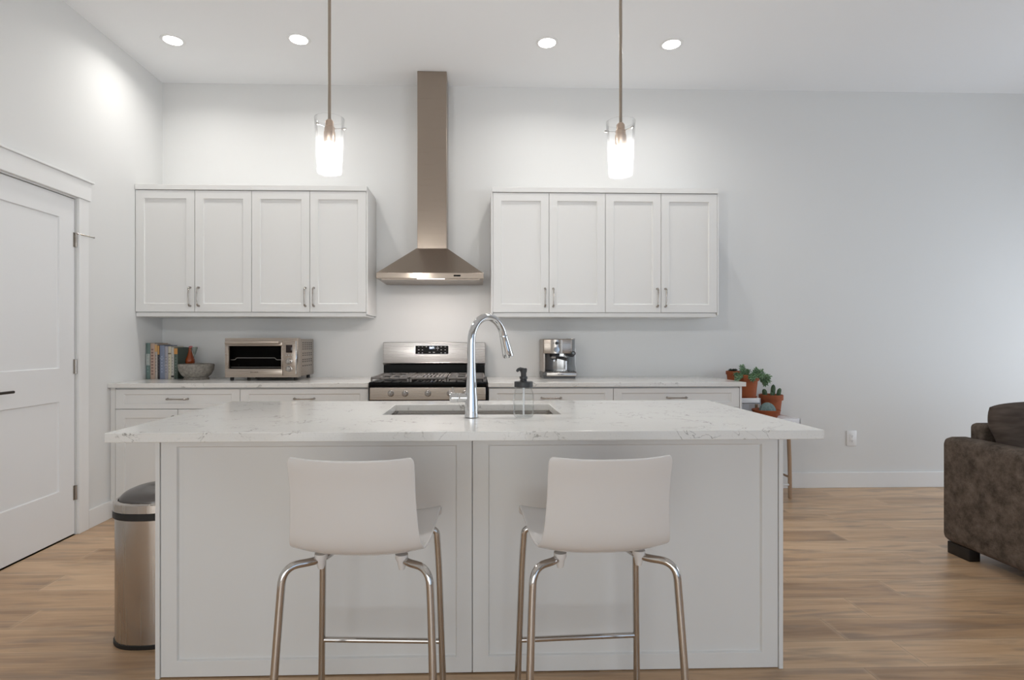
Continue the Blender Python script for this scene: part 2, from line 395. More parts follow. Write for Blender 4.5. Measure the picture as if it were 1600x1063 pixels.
# ------------------------------------------------------------------ room shell
XL, XR, YB, YF, ZC = -2.481, 5.60, 4.426, -2.60, 3.248
struct(MB().box(XL - .15, XR + .15, YF - .15, YB + .15, -.1, 0).build('floor', M['floor']))
struct(MB().box(XL - .15, XR + .15, YF - .15, YB + .15, ZC, ZC + .1).build('ceiling', M['ceil']))
struct(MB().box(XL - .15, XR + .15, YB, YB + .15, 0, ZC).build('wall_back', M['wall']))
DY0, DY1, DZ = 2.765, 3.485, 2.083          # pantry door opening
w = MB().slab(-(YB), -(YF), 0, ZC, 0, .15, [(-DY1, -DY0, 0.0, DZ)], d=.075)   # local x = -Y, faces -Y
w.xf(Matrix.Translation((XL, 0, 0)) @ Matrix.Rotation(R(90), 4, 'Z') @ Matrix.Diagonal((-1, 1, 1, 1)))
struct(w.build('wall_left', M['wall']))
def wall_with_holes(name, axis, a0, a1, c0, c1, holes):
    m = MB(); cur = a0
    def bx(u0, u1, z0, z1):
        if axis == 'x': m.box(u0, u1, c0, c1, z0, z1)
        else: m.box(c0, c1, u0, u1, z0, z1)
    for h0, h1, z0, z1 in holes:
        bx(cur, h0, 0, ZC)
        if z0 > 0: bx(h0, h1, 0, z0)
        bx(h0, h1, z1, ZC); cur = h1
    bx(cur, a1, 0, ZC)
    return struct(m.build(name, M['wall']))
wall_with_holes('wall_front', 'x', XL - .15, XR + .15, YF - .15, YF, [(-2.2, 1.0, .05, 2.05), (1.6, 4.6, .1, 2.3)])
wall_with_holes('wall_right', 'y', YF, YB, XR, XR + .15, [(1.6, 4.0, .05, 2.15)])
def window(name, axis, u0, u1, z0, z1, c, n):
    m = MB(); f = .05
    def bx(mm, a0, a1, b0, b1, d0, d1):
        if axis == 'x': mm.box(a0, a1, c + d0, c + d1, b0, b1)
        else: mm.box(c + d0, c + d1, a0, a1, b0, b1)
    bx(m, u0, u1, z0, z0 + f, -.03, .03); bx(m, u0, u1, z1 - f, z1, -.03, .03)
    for i in range(n + 1):
        x = u0 + (u1 - u0) * i / n
        bx(m, max(u0, x - f / 2), min(u1, x + f / 2 if i else u0 + f), z0 + f, z1 - f, -.03, .03)
    o = struct(m.build(name, M['trim']))
    for i in range(n):
        g = MB(); a, b = u0 + (u1 - u0) * i / n, u0 + (u1 - u0) * (i + 1) / n
        bx(g, a + .02, b - .02, z0 + f, z1 - f, -.004, .004)
        g.build('glass_pane', M['pane'], o)
    return o
window('window_1', 'x', -2.2, 1.0, .05, 2.05, YF - .08, 2)  # unseen; widened and carried down to the floor for softer, lower light
window('window_2', 'x', 1.6, 4.6, .1, 2.3, YF - .08, 2)
window('window_3', 'y', 1.6, 4.0, .05, 2.15, XR + .08, 2)
# baseboards
struct(MB().box(1.90, XR, YB - .016, YB, 0, .126).build('baseboard_back', M['trim'], bevel=.003))
struct(MB().box(XL, XL + .016, 3.577, 3.86, 0, .120).build('baseboard_left', M['trim'], bevel=.003))
struct(MB().box(XR - .016, XR, YF, 1.59, 0, .126).build('baseboard_right', M['trim'], bevel=.003))
struct(MB().box(XL, XL + .016, YF, 2.67, 0, .120).build('trim_4', M['trim'], bevel=.003))
# door casing
struct(MB().box(XL, XL + .018, DY1 + .004, DY1 + .088, 0, 2.09).build('trim_1', M['trim'], bevel=.002))
struct(MB().box(XL, XL + .018, DY0 - .088, DY0 - .004, 0, 2.09).build('trim_2', M['trim'], bevel=.002))
hd = MB().box(XL, XL + .026, DY0 - .10, DY1 + .10, 2.09, 2.205); hd.box(XL, XL + .038, DY0 - .115, DY1 + .115, 2.205, 2.218)
struct(hd.build('trim_3', M['trim'], bevel=.002))
# the door
def door():
    d = bpy.data.objects.new('door_1', None); COL.objects.link(d); struct(d)
    d.location = (XL, DY0, 0); d.rotation_euler = (0, 0, R(90)); local(d)     # local x runs into the room's depth, local -y faces the room
    W = DY1 - DY0
    a, b = .004, W - .004
    st = .125
    MB().slab(a, b, .006, DZ - .004, .006, .035, [(a + st, b - st, 1.037, 1.945), (a + st, b - st, .297, .836)], d=.009, lip=.003).build('door_leaf', M['door'], d, bevel=.0015)
    for z in (1.828, 1.042, .26):
        h = MB(); h.tube([(W - .001, .000, z - .045), (W - .001, .000, z + .045)], .0065, 10)
        h.box(W - .018, W - .002, .003, .0062, z - .045, z + .045); h.box(W + .001, W + .010, -.001, .004, z - .045, z + .045)
        ho = h.build('hinge', M['nickel'], d)
        if z > 1.5:
            s = MB(); s.tube([(W - .001, -.006, z + .040), (W + .04, -.030, z + .035), (W + .085, -.052, z + .030)], [.005, .004, .003], 8); s.ball((W + .085, -.052, z + .03), .005)
            s.build('door_stop', M['nickel'], ho)
    hn = MB(); hn.cyl((.07, .006, .932), (.07, -.004, .932), .026); hn.cyl((.07, 0, .932), (.07, -.05, .932), .009)
    hn.tube(round_path([(.07, -.045, .932), (.085, -.056, .932), (.19, -.056, .932)], .012), .0075, 10)
    hn.build('lever_handle', mat('dark_bronze', (0.05, 0.042, 0.036), .35, .8), d)
door()

# ------------------------------------------------------------------ cabinets
def pull(vertical=True, L=.15):
    """arched bar pull centred on the origin, feet at y=0, bar at y=-.03"""
    m = MB(); h = L / 2
    pts = [(0, 0, -h + .008), (0, -.016, -h + .006), (0, -.027, -h + .016), (0, -.031, -h + .04), (0, -.033, 0), (0, -.031, h - .04), (0, -.027, h - .016), (0, -.016, h - .006), (0, 0, h - .008)]
    rad = [.0085, .0062, .0064, .0050, .0044, .0050, .0064, .0062, .0085]
    m.tube(round_path(pts, .02, 4), [rad[0]] + [r for r in rad[1:-1] for _ in range(5)] + [rad[-1]], 10)
    if not vertical: m.xf(Matrix.Rotation(R(90), 4, 'Y'))
    return m
def add_pull(parent, x, y, z, vertical=True):
    p = pull(vertical); p.xf(Matrix.Translation((x, y, z))); return p.build('handle', M['nickel'], parent)
U = YB - .35          # face of the upper doors
G = .0018
def upper_unit(x0, x1, xm, label, side=None):
    t = thing('wall_cabinet', label, 'cabinet', ((x0 + x1) / 2, YB - .17, 1.38), 0, 'white shaker cabinets on the back wall')
    b = MB().box(x0, x1, U + .022, YB - .002, 1.41, 2.306); b.build('body', M['cab'], t)
    MB().box(x0 - (.006 if side == 'l' else 0), x1 + (.006 if side == 'r' else 0), U - .006, YB - .002, 2.306, 2.343).build('crown_board', M['cab'], t, bevel=.0015)
    MB().box(x0 + (.004 if side == 'l' else 0), x1 - (.004 if side == 'r' else 0), U + .010, YB - .002, 1.380, 1.41).build('light_rail', M['cab'], t, bevel=.0015)
    if side:
        if side == 'r': MB().box(x1, x1 + .012, U, YB - .002, 1.395, 2.306).build('end_panel', M['cab'], t, bevel=.001)
        else: MB().box(x0 - .012, x0, U, YB - .002, 1.395, 2.306).build('end_panel', M['cab'], t, bevel=.001)
    for a, c, hx in ((x0, xm, -1), (xm, x1, 1)):
        a2, c2 = a + G, c - G
        d = MB().slab(a2, c2, 1.414, 2.302, U, .020, [(a2 + .060, c2 - .060, 1.474, 2.243)], d=.009, lip=.004).build('door', M['cab'], t, bevel=.0012)
        add_pull(d, (c2 - .029) if hx < 0 else (a2 + .029), U, 1.524)
    return t
upper_unit(-2.479, -1.642, -2.053, 'white two-door shaker wall cabinet in the room corner, above the books')
upper_unit(-1.642, -.806, -1.219, 'white two-door shaker wall cabinet above the toaster oven, beside the range hood', 'r')
upper_unit(.127, .968, .546, 'white two-door shaker wall cabinet above the espresso machine, beside the range hood', 'l')
upper_unit(.968, 1.812, 1.387, 'white two-door shaker wall cabinet on the bare wall side, above the counter end', 'r')

F = YB - .628         # face of the base cabinet fronts
def base_unit(x0, x1, label, left_fill=0, right_end=False, doors=True):
    t = thing('base_cabinet', label, 'cabinet', ((x0 + x1) / 2, YB - .3, 0), 0, 'white shaker base cabinets along the back wall')
    MB().box(x0, x1, F + .021, YB - .002, .10, .883).build('body', M['cab'], t)
    MB().box(x0, x1, F + .075, F + .09, .0, .10).build('toe_kick', M['cab'], t)
    a, c = x0 + left_fill + G, x1 - G - (.016 if right_end else 0)
    if left_fill: MB().box(x0, x0 + left_fill - G, F + .004, F + .021, .10, .883).build('filler_strip', M['cab'], t, bevel=.001)
    if right_end: MB().box(x1 - .014, x1, F - .002, YB - .002, 0, .883).build('end_panel', M['cab'], t, bevel=.001)
    d = MB().slab(a, c, .739, .872, F, .020, [(a + .056, c - .056, .773, .838)], d=.009, lip=.004).build('drawer', M['cab'], t, bevel=.0012)
    add_pull(d, (a + c) / 2, F, .806, False)
    mid = (a + c) / 2
    for p, q, hx in ((a, mid - G, -1), (mid + G, c, 1)):
        d = MB().slab(p, q, .108, .735, F, .020, [(p + .058, q - .058, .166, .677)], d=.009, lip=.004).build('door', M['cab'], t, bevel=.0012)
        add_pull(d, (q - .029) if hx < 0 else (p + .029), F, .62)
    return t
base_unit(-2.479, -1.608, 'white base cabinet with one long drawer, under the books by the door', left_fill=.035)
base_unit(-1.608, -.736, 'white base cabinet with one long drawer, under the toaster oven beside the range')
base_unit(.090, .957, 'white base cabinet with one long drawer, under the espresso machine beside the range')
base_unit(.957, 1.862, 'white base cabinet with one long drawer, at the counter end beside the plant stand', right_end=True)

def slab_top(x0, x1, y0, y1, z0, z1, hole=None):
    m = MB()
    if not hole: m.box(x0, x1, y0, y1, z0, z1); return m
    m.slab(x0, x1, -y1, -y0, -z1, z1 - z0, [], 0)
    return m
tag(MB().box(-2.479, -.7325, YB - .652, YB - .001, .884, .914).build('countertop', M['quartz'], bevel=.002), 'white veined quartz countertop carrying the books and toaster oven', 'countertop')
tag(MB().box(.0855, 1.882, YB - .652, YB - .001, .884, .914).build('countertop', M['quartz'], bevel=.002), 'white veined quartz countertop carrying the espresso machine', 'countertop')

# ------------------------------------------------------------------ island
def island():
    t = thing('kitchen_island', 'white panelled kitchen island behind the two bar stools', 'island', (-.01, 2.3, 0))
    yb = 1.985
    MB().box(-1.120, 1.106, yb + .020, yb + .036, .0, .878).build('back_board', M['cab'], t)
    for x0, x1, r0, r1 in ((-1.1185, -.0135, -1.063, -.068), (-.0105, 1.1075, .046, 1.049)):
        MB().slab(x0, x1, .004, .880, yb, .019, [(r0, r1, .060, .824)], d=.010, lip=.004).build('back_panel', M['cab'], t, bevel=.0012)
    for x0, x1 in ((-1.136, -1.1205), (1.1095, 1.125)):
        MB().box(x0, x1, yb - .004, 2.60, .0, .883).build('end_panel', M['cab'], t, bevel=.0012)
    MB().box(-1.12, 1.108, yb + .037, 2.56, .10, .118).build('bottom_panel', M['cab'], t)
    MB().box(-1.12, 1.108, 2.50, 2.515, 0, .10).build('toe_kick', M['cab'], t)
    n = 4; W = (1.106 + 1.119) / n
    for i in range(n):
        a = -1.119 + W * i + G; b = a + W - 2 * G
        d = MB().slab(-b, -a, .108, .872, 0, .02, [(-b + .06, -a - .06, .168, .812)], d=.009, lip=.004)
        d.xf(Matrix.Translation((0, 2.60, 0)) @ Matrix.Rotation(R(180), 4, 'Z'))
        d.build('door', M['cab'], t, bevel=.0012)
    MB().box(-1.12, 1.108, 2.545, 2.578, .845, .883).build('front_rail', M['cab'], t)
    # top with a cut-out for the sink
    m = MB(); z0, z1 = .884, .914
    xs = [-1.152, -.362, .334, 1.122]; ys = [1.738, 2.142, 2.490, 2.640]
    for z, up in ((z1, 1), (z0, 0)):
        V = [[m.bm.verts.new((x, y, z)) for x in xs] for y in ys]
        for j in range(3):
            for i in range(3):
                if i == 1 and j == 1: continue
                m.face([V[j][i], V[j][i+1], V[j+1][i+1], V[j+1][i]])
        if up: T = V
        else: B = V
    out = [(0, i) for i in range(4)] + [(j, 3) for j in range(1, 4)] + [(3, i) for i in (2, 1, 0)] + [(j, 0) for j in (2, 1)]
    inn = [(1, 1), (1, 2), (2, 2), (2, 1)]
    for lp in (out, inn):
        for k in range(len(lp)):
            a, b = lp[k], lp[(k + 1) % len(lp)]
            m.face([T[a[0]][a[1]], T[b[0]][b[1]], B[b[0]][b[1]], B[a[0]][a[1]]])
    tag(m.build('island_countertop', M['quartz'], bevel=.002), 'white quartz island countertop with grey veins, holding the sink cut-out', 'countertop')
    # sink
    s = MB(); x0, x1, y0, y1 = -.374, .346, 2.130, 2.502; zt, zb = .8825, .69
    s.box(x0 - .02, x1 + .02, y0 - .02, y0, zt - .002, zt); s.box(x0 - .02, x1 + .02, y1, y1 + .02, zt - .002, zt)
    s.box(x0 - .02, x0, y0, y1, zt - .002, zt); s.box(x1, x1 + .02, y0, y1, zt - .002, zt)
    def rr(x0, x1, y0, y1, r, z, n=5):
        o = []
        for cx, cy, a in ((x1 - r, y1 - r, 0), (x0 + r, y1 - r, 90), (x0 + r, y0 + r, 180), (x1 - r, y0 + r, 270)):
            for k in range(n + 1): o.append((cx + r * math.cos(R(a + 90 * k / n)), cy + r * math.sin(R(a + 90 * k / n)), z))
        return o
    q = .012
    s.ring_loft([rr(x0, x1, y0, y1, .03, zt), rr(x0 + .004, x1 - .004, y0 + .004, y1 - .004, .03, zb + .02), rr(x0 + q + .01, x1 - q - .01, y0 + q + .01, y1 - q - .01, .03, zb),
                 rr(x0 + q, x1 - q, y0 + q, y1 - q, .03, zb - .003), rr(x0 - .002, x1 + .002, y0 - .002, y1 + .002, .03, zb + .02), rr(x0 - .002, x1 + .002, y0 - .002, y1 + .002, .03, zt - .002)], cap=False)
    bm = s.bm; bm.verts.ensure_lookup_table()
    loops = [e for e in bm.edges if len(e.link_faces) == 1 and abs(e.verts[0].co.z - zb) < 1e-4]
    rt = thing('kitchen_sink', 'stainless undermount sink set into the island countertop', 'sink', (-.014, 2.316, .69))
    f = MB(); f.ring_loft([rr(x0 + q + .008, x1 - q - .008, y0 + q + .008, y1 - q - .008, .03, zb - .0015), rr(x0 + q + .008, x1 - q - .008, y0 + q + .008, y1 - q - .008, .03, zb + .0005)])
    s.join(f.bm)
    s.build('basin', M['steel'], rt)
    MB().lathe([(.001, .0), (.042, .0), (.046, .003), (.046, .004), (.03, .003), (.001, .002)], (-.014, 2.33, zb + .001)).build('drain', M['chrome'], rt)
island()

# ------------------------------------------------------------------ faucet and soap
def faucet():
    t = thing('kitchen_faucet', 'tall chrome gooseneck faucet on the island, behind the sink cut-out edge', 'faucet', (-.016, 2.06, .9145)); local(t)
    MB().lathe([(.024, 0), (.0265, .002), (.0265, .006), (.0255, .03), (.0235, .07), (.0195, .12), (.0165, .175), (.0158, .205), (.0158, .2065)], n=28).build('body', M['chrome'], t)
    dx, dy = math.cos(R(40)), math.sin(R(40))
    pts = [(0, 0, .207), (0, 0, .25), (0, 0, .275)]
    Rr = .083
    for i in range(1, 17):
        a = R(180 - 165 * i / 16); u = Rr + Rr * math.cos(a); pts.append((u * dx, u * dy, .285 + Rr * 1.12 * math.sin(a)))
    MB().tube(pts, [.0157, .0153, .0151] + [.0148] * 16, 18).build('spout', M['chrome'], t)
    e = Vector(pts[-1]); d = (e - Vector(pts[-2])).normalized(); h = MB()
    L = [0, .004, .008, .03, .06, .085, .09, .091]; rr = [.0148, .0160, .0155, .0175, .0195, .0215, .0205, .017]
    h.tube([e + d * l for l in L], rr, 20); sp = h.build('spray_head', M['chrome'], t)
    bt = MB(); c1 = e + d * .04 + Vector((dx, dy, 0)) * .0175; bt.ball(c1, .006, .006, .009); bt.build('spray_button', M['matte_black'], sp)
    l = MB(); z = .073
    l.tube([(-.018, 0, z), (-.046, 0, z), (-.0475, 0, z)], [.0165, .0185, .0175], 20); l.tube([(-.0475, 0, z), (-.0505, 0, z)], .0165, 20)
    l.tube([(-.0505, 0, z), (-.052, 0, z), (-.078, 0, z), (-.081, 0, z)], [.0180, .0195, .0195, .0180], 20)
    lv = l.build('handle_joint', M['chrome'], t)
    l = MB(); l.tube([(-.067, .018, z + .006), (-.070, .05, z + .02), (-.075, .09, z + .03)], [.005, .0045, .004], 10)
    l.cyl((-.068, -.019, z - .004), (-.068, -.0200, z - .004), .0022, n=10); l.build('lever', M['nickel'], lv)
faucet()

def soap():
    t = thing('soap_dispenser', 'clear glass jar soap dispenser with black pump, standing on the island', 'soap dispenser', (.180, 2.062, .9142)); local(t)
    out = [(.012, .0), (.028, .0), (.034, .003), (.0385, .012), (.0395, .022), (.0385, .032), (.0395, .045), (.0395, .062), (.0385, .075), (.0385, .080), (.0375, .090), (.0320, .104), (.0295, .110), (.0295, .118)]
    inn = [(r - .0028, z) for r, z in out[::-1][:-2]] + [(.030, .005), (.01, .004)]
    MB().lathe(out + inn, n=36, cap=False).build('jar', M['jar'], t)
    MB().lathe([(.002, .0055), (.028, .0055), (.034, .013), (.0352, .024), (.0352, .040), (.0352, .041), (.002, .041)], n=32).build('liquid_soap', M['soap'], t)
    MB().cyl((0, 0, .008), (0, 0, .113), .0035, n=12).build('dip_tube', M['white_plastic'], t)
    MB().lathe([(.02, .1135), (.0345, .1135), (.0350, .115), (.0350, .131), (.0340, .134), (.013, .1345), (.013, .142), (.0075, .143), (.0075, .150)], n=36).build('lid', M['matte_black'], t)
    p = MB(); p.lathe([(.004, .143), (.0150, .144), (.0150, .153), (.0105, .154), (.0105, .166), (.0125, .170), (.0135, .180), (.0115, .184), (.002, .1845)], n=24)
    p.tube(round_path([(0, 0, .178), (-.018, -.004, .181), (-.026, -.006, .172)], .008), [.0075] * 3 + [.006] * 5 + [.0045], 10)
    p.build('pump', M['matte_black'], t)
    e = MB(); e.box(.006, .022, -.0395, -.0385, .012, .020); e.build('embossed_mark', M['jar'], t)
soap()

# ------------------------------------------------------------------ bar stools
def stool():
    t = thing('bar_stool', 'white moulded bar stool before the island, on the trash can side', 'bar stool', (0, 0, 0), 0, 'bar stools at the island')
    prof = [(-.235, .896, .166), (-.228, .864, .166), (-.219, .83, .166), (-.212, .79, .166), (-.206, .75, .168), (-.199, .705, .171), (-.188, .668, .175), (-.168, .640, .179), (-.135, .622, .181),
            (-.09, .613, .183), (-.03, .612, .186), (.03, .617, .187), (.09, .627, .189), (.14, .638, .191), (.168, .641, .191), (.184, .635, .190), (.190, .623, .189)]
    # smooth resample
    P = [Vector(p) for p in prof]; pts = []
    for i in range(len(P) - 1):
        p0, p1, p2, p3 = P[max(i-1, 0)], P[i], P[i+1], P[min(i+2, len(P)-1)]
        for k in range(3):
            s = k / 3; pts.append(.5 * ((2*p1) + (p2-p0)*s + (2*p0-5*p1+4*p2-p3)*s*s + (-p0+3*p1-3*p2+p3)*s**3))
    pts.append(P[-1])
    m = MB(); NV = 20; rows = []
    for i, p in enumerate(pts):
        tp = pts[min(i+1, len(pts)-1)] - pts[max(i-1, 0)]; nn = Vector((0, tp.y, -tp.x)) # rough
        tang = Vector((tp.x, tp.y)).normalized(); nor = Vector((-tang.y, tang.x))   # (y,z) normal
        if nor.y < 0 and p.x > -.1: nor = -nor
        s = i / (len(pts) - 1)
        # towards the sitter: +y on the back, +z on the seat
        if p.x <= -.1 and nor.x < 0: nor = -nor
        curl = .028 if s < .3 else (.028 + (.020 - .028) * min(1, (s - .3) / .2))
        if s > .85: curl *= 1 - (s - .85) / .15 * .6
        row = []
        edge = 1.0
        ends = min(s, 1 - s) * (len(pts) - 1)
        inset = .009 * max(0, 1 - ends / 2.0) ** 2
        for j in range(NV + 1):
            v = -1 + 2 * j / NV; c = abs(v) ** 2.4
            row.append(m.bm.verts.new(((p.z - inset) * v, p.x + nor.x * curl * c, p.y + nor.y * curl * c)))
        rows.append(row)
    for i in range(len(rows) - 1):
        for j in range(NV): m.face([rows[i][j], rows[i][j+1], rows[i+1][j+1], rows[i+1][j]])
    sh = m.build('seat_shell', M['shell'], t, smooth=80)
    so = sh.modifiers.new('thickness', 'SOLIDIFY'); so.thickness = .008; so.offset = -1
    bv = sh.modifiers.new('rim', 'BEVEL'); bv.width = .003; bv.segments = 3; bv.limit_method = 'ANGLE'; bv.angle_limit = R(50)
    r = .0105
    for sx in (-1, 1):
        for px_, py_, pz_ in ((.112 * sx, -.095, .592), (.14 * sx, .125, .607)):
            b = MB(); b.lathe([(.002, -.022), (.008, -.022), (.010, -.016), (.013, 0), (.018, .010), (.018, .020)], (px_, py_, pz_), n=14)
            b.build('seat_bracket', M['shell'], sh)
    MB().tube([(-.15, .128, .604), (.15, .128, .604)], r * .95, 14).build('front_cross_tube', M['leg_chrome'], t)
    for sx in (-1, 1):
        rear = MB(); rear.tube(round_path([(.125 * sx, .118, .6035), (.088 * sx, .0, .596), (.112 * sx, -.098, .5935), (.196 * sx, -.152, .597), (.202 * sx, -.160, .49), (.222 * sx, -.205, .0115), (.222 * sx, -.18, .0112)], .045, 7), r, 14)
        rear.build('rear_leg', M['leg_chrome'], t)
        front = MB(); front.tube(round_path([(.145 * sx, .128, .604), (.180 * sx, .132, .603), (.186 * sx, .142, .50), (.200 * sx, .168, .012), (.222 * sx, -.18, .0112)], .055, 7), r, 14)
        front.build('front_leg', M['leg_chrome'], t)
    MB().tube([(-.192, .157, .235), (.192, .157, .235)], .0085, 12).build('foot_rail', M['leg_chrome'], t)
    return t
s1 = stool(); s2 = copy_tree(s1, None, 'white moulded bar stool with chrome legs before the island, on the sofa side')
s1['label'] = 'white moulded bar stool with chrome legs before the island, on the trash can side'
s1.location = (-.311, 1.625, 0); s1.rotation_euler.z = R(-3)
s2.location = (.342, 1.625, 0); s2.rotation_euler.z = R(3)

# ------------------------------------------------------------------ trash can
def bin_():
    t = thing('trash_can', 'tall stainless trash can with dark domed lid beside the island', 'trash can', (-1.308, 2.31, 0)); local(t)
    def ov(rx, ry, z, n=48, e=2.5):
        o = []
        for j in range(n):
            a = 2 * math.pi * j / n; c, s = math.cos(a), math.sin(a)
            o.append((rx * math.copysign(abs(c) ** (2 / e), c), ry * math.copysign(abs(s) ** (2 / e), s), z))
        return o
    a, b = .145, .140
    MB().ring_loft([ov(a + .002, b + .002, 0), ov(a + .004, b + .004, .004), ov(a + .004, b + .004, .016), ov(a, b, .017)]).build('base_ring', M['rubber'], t)
    MB().ring_loft([ov(a, b, .016), ov(a, b, .505)]).build('body', M['steel_v'], t)
    MB().ring_loft([ov(a + .002, b + .002, .500), ov(a + .007, b + .007, .504), ov(a + .007, b + .007, .526), ov(a + .003, b + .003, .53)]).build('rubber_band', M['rubber'], t)
    MB().ring_loft([ov(a + .003, b + .003, .528), ov(a + .006, b + .006, .530), ov(a + .005, b + .005, .560), ov(a - .002, b - .002, .566), ov(a - .010, b - .010, .566), ov(a - .012, b - .012, .558)], cap=False).build('lid_rim', M['steel_v'], t)
    rings = [ov(a - .012, b - .012, .556)]
    for k in range(0, 9):
        u = k / 9; rings.append(ov((a - .013) * math.cos(u * math.pi / 2) ** .8, (b - .013) * math.cos(u * math.pi / 2) ** .8, .564 + .048 * math.sin(u * math.pi / 2)))
    MB().ring_loft(rings).build('lid', mat('smoked_metal', (0.16, 0.15, 0.145), .28, .9), t)
bin_()

# ------------------------------------------------------------------ range
def gas_range():
    x0, x1 = -.7285, .0815; cx = (x0 + x1) / 2; yf = 3.752
    t = thing('gas_range', 'stainless gas range with black cooktop between the two back counters', 'range', (cx, 4.08, 0))
    MB().box(x0, x1, yf + .02, YB - .012, .02, .893).build('body', M['black'], t, bevel=.003)
    ct = MB(); ct.box(x0 + .004, x1 - .004, yf - .004, YB - .06, .893, .922, .006); ct.build('cooktop', M['black'], t)
    MB().slab(x0 + .012, x1 - .014, .800, .884, yf - .012, .04, []).build('control_panel', M['range_steel'], t, bevel=.003)
    for x in (-.574, -.4785, -.324, -.173, -.069):
        k = MB(); z = .845; y = yf - .012
        k.tube([(x, y, z), (x, y - .004, z), (x, y - .006, z)], [.023, .022, .019], 24)
        k.tube([(x, y - .006, z), (x, y - .024, z), (x, y - .027, z)], [.0185, .0165, .015], 24)
        k.box(x - .0045, x + .0045, y - .034, y - .02, z - .018, z + .018, .002)
        k.build('knob', M['dial'], t)
    # oven door and storage drawer
    od = MB().slab(x0 + .008, x1 - .008, .235, .792, yf - .012, .045, [(x0 + .14, x1 - .14, .36, .64)], d=.004).build('oven_door', M['range_steel'], t, bevel=.003)
    MB().box(x0 + .145, x1 - .145, yf - .009, yf - .007, .365, .635).build('oven_window', M['black_glass'], od)
    hb = MB(); hb.tube(round_path([(x0 + .06, yf - .012, .745), (x0 + .06, yf - .06, .745), (x1 - .06, yf - .06, .745), (x1 - .06, yf - .012, .745)], .02), .011, 14); hb.build('oven_handle', M['steel'], od)
    MB().box(x0 + .008, x1 - .008, yf - .012, yf + .03, .04, .225).build('storage_drawer', M['range_steel'], t, bevel=.003)
    # back guard
    yb = 4.335
    MB().box(x0 + .005, x1 - .010, yb + .012, YB - .012, .90, 1.015).build('back_splash_strip', M['black'], t, bevel=.002)
    g = MB(); g.prism([(yb + .008, 1.012), (yb - .004, 1.028), (yb, 1.034), (yb + .014, 1.190), (YB - .012, 1.190), (YB - .012, 1.012)], 'x', x0 + .001, x1 - .006)
    bg = g.build('back_guard', M['guard'], t, bevel=.003)
    def onface(u, z, d): return yb + .014 * (z - 1.034) / .156 - d
    pn = MB(); px0, px1, pz0, pz1 = -.474, -.214, 1.098, 1.164
    for d, e, mi in ((.0012, .0025, 1), (.0022, 0, 0)):
        pn.mi = mi
        pn.ring_loft([[(px0 - e, onface(0, pz0, -.002), pz0 - e), (px1 + e, onface(0, pz0, -.002), pz0 - e), (px1 + e, onface(0, pz1, -.002), pz1 + e), (px0 - e, onface(0, pz1, -.002), pz1 + e)],
                      [(px0 - e, onface(0, pz0, d), pz0 - e), (px1 + e, onface(0, pz0, d), pz0 - e), (px1 + e, onface(0, pz1, d), pz1 + e), (px0 - e, onface(0, pz1, d), pz1 + e)]])
    pn.mi = 2; ic = pn
    def mark(u, v, w, h):
        x = px0 + (px1 - px0) * u; z = pz1 - (pz1 - pz0) * v; y = onface(0, z, .0026)
        ic.box(x - w / 2, x + w / 2, y - .0003, y + .0003, z - h / 2, z + h / 2)
    for u, v, w in ((.10, .14, .007), (.21, .14, .006), (.33, .14, .010), (.67, .12, .007), (.67, .30, .020), (.67, .50, .006), (.78, .15, .008), (.90, .15, .008), (.10, .5, .012), (.21, .5, .010),
                 (.78, .5, .009), (.90, .5, .009), (.10, .86, .013), (.21, .86, .010), (.43, .80, .015), (.56, .80, .016), (.78, .86, .009), (.90, .86, .011)):
        mark(u, v, w, .0042 if w > .008 else .0032)
    dp = pn.build('control_display', [M['black_glass'], M['white_plastic'], M['white_print']], bg)
    sc = MB(); z0_ = pz1 - .045; y = onface(0, 1.14, .0024)
    sc.box(px0 + .106, px0 + .156, y - .0002, y + .0003, 1.124, 1.160); sc.build('clock_screen', M['screen'], dp)
    # lit clock digits 8:27 in seven bars
    seg = {'8': 'abcdefg', '2': 'abged', '7': 'abc'}
    dg = MB(); y = onface(0, 1.148, .0032)
    def digit(ch, x, z, w=.0070, h=.013, t=.0020):
        R_ = {'a': (0, w, h - t, h), 'd': (0, w, 0, t), 'g': (0, w, h/2 - t/2, h/2 + t/2), 'f': (0, t, h/2, h), 'b': (w - t, w, h/2, h), 'e': (0, t, 0, h/2), 'c': (w - t, w, 0, h/2)}
        for s in seg[ch]:
            a, b, c, e = R_[s]; dg.box(x + a, x + b, y - .0003, y + .0003, z + c, z + e)
    x = px0 + .113
    digit('8', x, 1.141); digit('2', x + .014, 1.141); digit('7', x + .024, 1.141)
    dg.box(x + .0092, x + .0112, y - .0003, y + .0003, 1.144, 1.1465); dg.box(x + .0092, x + .0112, y - .0003, y + .0003, 1.149, 1.1515)
    dg.build('clock_digits', M['digits'], dp)
    # burners and three grates
    for bx, by in ((-.60, 3.92), (-.60, 4.16), (-.325, 4.04), (-.05, 3.92), (-.05, 4.16)):
        MB().lathe([(.002, 0), (.045, 0), (.045, .008), (.032, .010), (.032, .018), (.002, .019)], (bx, by, .921), n=20).build('burner', M['matte_black'], t)
    gx = [x0 + .012, -.452, -.198, x1 - .014]
